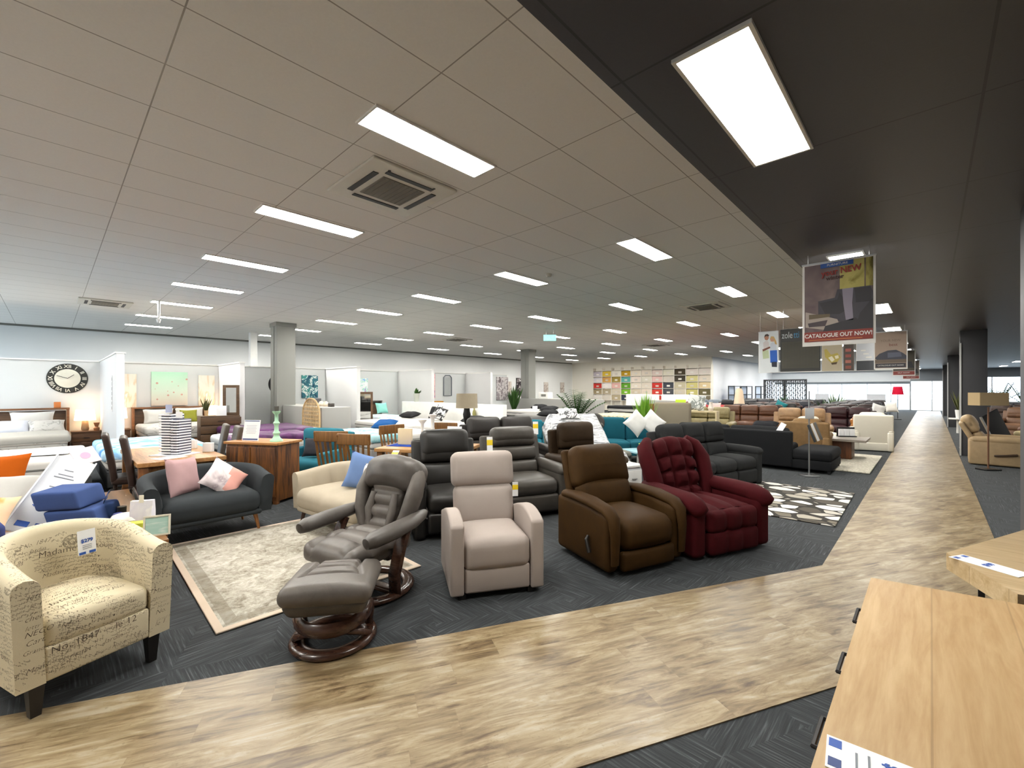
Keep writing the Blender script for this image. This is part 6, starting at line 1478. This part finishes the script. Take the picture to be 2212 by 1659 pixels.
# the big catalogue poster
o = banner('hanging_poster', 'large hanging catalogue poster with a black recliner scene, over the aisle', -.985, -.385, 2.045, 2.905, 5.5, HD)
pane_(o, -.28, .28, -.72, -.02, patterned([(0, '3b3135'), (.42, '5b4d50'), (.55, '77696b'), (.66, '8d7f7c')], 2.2, (1, 1, .8), interp='LINEAR'), 'backdrop_print')
pane_(o, .02, .215, -.30, -.02, patterned([(0, 'a39a52'), (.5, 'c3ba72'), (.62, '8f8440')], 4, interp='LINEAR'), 'window_print', -.0085)
pane_(o, .225, .28, -.30, -.02, patterned([(0, '8f8748'), (.5, 'b0a660'), (.62, '5d5526')], 5, (1, 1, .4), interp='LINEAR'), 'window_print', -.0085)
SOFA = plain('26242b', .5); SOFA2 = plain('3b3842', .5); SOFAH = plain('8f8899', .5)
blob(o, [(-.16, -.40), (-.02, -.38), (.0, -.30), (.26, -.30), (.28, -.36), (.28, -.66), (.14, -.70), (-.02, -.60), (-.16, -.54)], SOFA2, -.011)
blob(o, [(-.15, -.42), (.0, -.40), (.02, -.33), (.06, -.42), (.10, -.50), (.02, -.55), (-.10, -.54)], SOFA, -.0125)
blob(o, [(.04, -.30), (.13, -.30), (.12, -.45), (.13, -.62), (.07, -.62), (.05, -.45)], SOFAH, -.0135)
blob(o, [(.14, -.31), (.26, -.31), (.27, -.45), (.15, -.45)], SOFA, -.0145)
blob(o, [(.18, -.56), (.28, -.42), (.28, -.72), (.14, -.72)], SOFA, -.0145)
blob(o, [(-.27, -.50), (-.10, -.56), (.0, -.60), (.02, -.66), (-.10, -.70), (-.27, -.66)], plain('b4a9a0', .6), -.012)
blob(o, [(-.24, -.53), (-.06, -.54), (-.06, -.57), (-.24, -.58)], plain('6b5f4a', .6), -.0135)
blob(o, [(-.25, -.62), (-.08, -.60), (-.10, -.66), (-.24, -.66)], plain('4f464b', .6), -.0135)
blob(o, [(-.10, -.66), (.15, -.60), (.24, -.72), (-.12, -.72)], SOFA, -.0135)
pane_(o, -.14, .13, -.065, -.02, plain('20509c', .5), 'blue_strip', -.0145)
text('FURNITURE', .030, WHITE, o, T(0, -.017, -.043) @ UP, sx=1.1)
RI = plain('8e1f16', .5); DI = plain('3c1612', .5)
text('your NEW', .085, RI, o, T(.03, -.0165, -.115) @ UP @ RZ(rad(3)), bold=.002, sx=.85)
text('winter', .055, DI, o, T(-.02, -.0165, -.175) @ UP @ RZ(rad(2)), bold=.0015)
pane_(o, -.28, .28, -.815, -.715, plain('8b2a1e', .5), 'red_strip', -.0145)
text('CATALOGUE OUT NOW!', .056, WHITE, o, T(0, -.017, -.758) @ UP, sx=.86, bold=.0012)
b = MB(); b.box((-.02, -.0165, -.80), (.44, .002, .006)); b.build('print_line', plain('d98a4a', .5), o)
# tan poster behind it, and smaller copies down the aisle
o = banner('hanging_poster', 'beige hanging poster picturing a grey sofa, behind the large catalogue poster', -.985, -.385, 2.06, 2.95, 12.9, HD, None, .95)
pane_(o, -.28, .28, -.86, -.02, plain('b39d8c', .5), 'backdrop_print')
blob(o, [(-.28, -.62), (-.20, -.52), (-.05, -.45), (.10, -.44), (.22, -.52), (.28, -.58), (.28, -.66), (.1, -.72), (-.2, -.72)], plain('3a3c4a', .5), -.010)
blob(o, [(-.05, -.50), (.18, -.50), (.20, -.60), (-.05, -.62)], plain('5d6275', .5), -.012)
blob(o, [(-.28, -.66), (.28, -.66), (.28, -.74), (-.28, -.74)], plain('6d5e50', .5), -.0125)
pane_(o, -.27, .27, -.85, -.75, plain('33303a', .5), 'dark_strip', -.013)
text('YOUR NEW', .075, plain('8d7a6c', .5), o, T(0, -.0105, -.22) @ UP, sx=.9); text('best', .09, plain('7a3a32', .5), o, T(.05, -.0105, -.32) @ UP); text('CATALOGUE OUT NOW!', .045, WHITE, o, T(0, -.0155, -.80) @ UP, sx=.9)
for k_, y in enumerate((20.6, 28.3)):
    o = banner('hanging_poster', f'small distant hanging poster over the aisle with a red strip, {ORD[k_]} past the beige one', -.985, -.385, 2.06, 2.95, y, HD, 'distant posters over the aisle')
    pane_(o, -.28, .28, -.72, -.02, plain(['4a4438', '6a625a'][k_], .5), 'backdrop_print'); pane_(o, -.28, .28, -.86, -.73, plain('8b3a35', .5), 'red_strip', -.0085)
    blob(o, [(-.25, -.60), (-.1, -.40), (.2, -.40), (.27, -.62)], plain('23242b', .5), -.0105); text('OUT NOW!', .06, WHITE, o, T(0, -.0125, -.79) @ UP)
# the wide row of banners under the white ceiling
YB = 13.05
o = banner('hanging_banner', 'white hanging banner with a couple holding each other, leftmost of the wide row' if False else 'white hanging banner with a couple in casual clothes, beside the dark brand board', -3.70, -3.18, 2.07, 3.28, YB, HW, None, .90)
pane_(o, -.25, .25, -1.20, -.01, plain('e6ebee', .5), 'backdrop_print')
SK = plain('b9846a', .6); SK2 = plain('c99a80', .6)
blob(o, [(-.12, -.52), (-.14, -.32), (-.06, -.26), (.0, -.30), (.02, -.40), (.0, -.52)], plain('d9d2d2', .6), -.009)
blob(o, [(-.09, -.24), (-.11, -.16), (-.06, -.10), (.0, -.12), (.01, -.2), (-.03, -.26)], SK, -.010)
blob(o, [(-.11, -.16), (-.09, -.09), (-.03, -.07), (.02, -.11), (.0, -.15), (-.05, -.13)], plain('3a2a22', .6), -.012)
blob(o, [(-.16, -.52), (.04, -.44), (.05, -.49), (-.14, -.58)], plain('7a4a3a', .6), -.011)
blob(o, [(.04, -.56), (.05, -.36), (.12, -.32), (.2, -.38), (.21, -.56)], plain('cfd6e2', .6), -.010)
blob(o, [(.06, -.30), (.04, -.22), (.10, -.17), (.15, -.21), (.14, -.31)], SK2, -.011)
blob(o, [(.04, -.22), (.07, -.15), (.14, -.16), (.2, -.30), (.22, -.40), (.17, -.38), (.13, -.22)], plain('c9a56a', .6), -.0125)
blob(o, [(.05, -.92), (.04, -.56), (.22, -.56), (.23, -.90)], plain('1f5fc0', .6), -.011)
blob(o, [(.09, -1.04), (.08, -.90), (.22, -.90), (.22, -1.05)], plain('1a2238', .6), -.011)
blob(o, [(-.14, -.80), (-.16, -.56), (.0, -.54), (.02, -.78)], plain('c3cfa8', .6), -.010)
o = banner('hanging_banner', 'wide dark brand board with white and blue lettering, between the couple and flower banners', -3.14, -2.18, 2.07, 3.30, YB, HW, None, .90)
pane_(o, -.48, .48, -1.21, -.0, plain('23231f', .5), 'header_print')
def weave():
    t = NT('dark_grid_cloth'); c = t.coord(); sp = t.n('ShaderNodeSeparateXYZ'); t.l(c, sp.inputs[0])
    a = t.math('LESS_THAN', t.math('FRACT', t.math('MULTIPLY', sp.outputs[0], 28)), .25); b_ = t.math('LESS_THAN', t.math('FRACT', t.math('MULTIPLY', sp.outputs[2], 28)), .25)
    t.base(t.mix(t.math('MAXIMUM', a, b_), hexc('3d3b34'), hexc('57544a'))); t.rough(.7); return t.m
pane_(o, -.44, .45, -1.12, -.36, weave(), 'fabric_swatch', -.009)
text('zole', .26, plain('ccd2d4', .5), o, T(-.44, -.010, -.18) @ UP, align='LEFT', sx=.62); text('tti', .26, plain('2f86b5', .5), o, T(-.15, -.010, -.18) @ UP, align='LEFT', sx=.62)
o = banner('hanging_banner', 'beige hanging banner with a yellow flowered chair, beside the dark brand board', -2.15, -1.70, 2.07, 3.28, YB, HW, None, .90)
pane_(o, -.22, .22, -1.20, -.01, plain('b7ab92', .5), 'backdrop_print')
blob(o, [(-.17, -.62), (-.15, -.82), (-.02, -.98), (.12, -.96), (.19, -.84), (.12, -.72), (-.02, -.76), (-.12, -.60)], plain('b9a650', .6), -.009)
blob(o, [(-.08, -.84), (.0, -.80), (.06, -.90), (.0, -.96)], plain('f0ead2', .6), -.011); blob(o, [(.06, -.80), (.14, -.78), (.15, -.86), (.08, -.88)], plain('efe9cf', .6), -.011)
blob(o, [(-.02, -.98), (.12, -.96), (.10, -1.02), (.0, -1.03)], plain('4a3a22', .6), -.011)
o = banner('hanging_banner', 'narrow dark hanging banner with four small red chair pictures, beside the flowered chair banner', -1.68, -1.45, 2.07, 3.2, YB, HW, None, .90)
pane_(o, -.11, .11, -1.12, -.01, plain('4a3d36', .5), 'backdrop_print')
for k_ in range(4): pane_(o, -.07, .05, -.62 - k_ * .15, -.54 - k_ * .15, plain(['a85a4e', '94483e', 'b06a5a', '8d4a3a'][k_], .5), 'chair_picture', -.009)
o = banner('hanging_banner', 'pale hanging board with a dark lower strip, beneath the large catalogue poster', -1.42, -1.02, 2.07, 3.2, YB + .06, HW, None, .90)
pane_(o, -.19, .19, -.86, -.01, plain('cfd3da', .4), 'backdrop_print'); pane_(o, -.19, .19, -1.12, -.87, plain('2d3036', .5), 'dark_strip')
for k_ in range(3): pane_(o, -.10 + k_ * .05, .0 + k_ * .06, -.62 - k_ * .09, -.585 - k_ * .09, WHITE, 'light_patch', -.009)
# ------------------------------------------------------------------ lettering becomes plain mesh
bpy.context.view_layer.update()
dg = bpy.context.evaluated_depsgraph_get()
for o in [q for q in bpy.data.objects if q.type == 'FONT']:
    me = bpy.data.meshes.new_from_object(o.evaluated_get(dg)); nm = o.name; par = o.parent; ml = o.matrix_local.copy()
    bpy.data.objects.remove(o); q = bpy.data.objects.new(nm, me); COL.objects.link(q); q.parent = par; q.matrix_local = ml
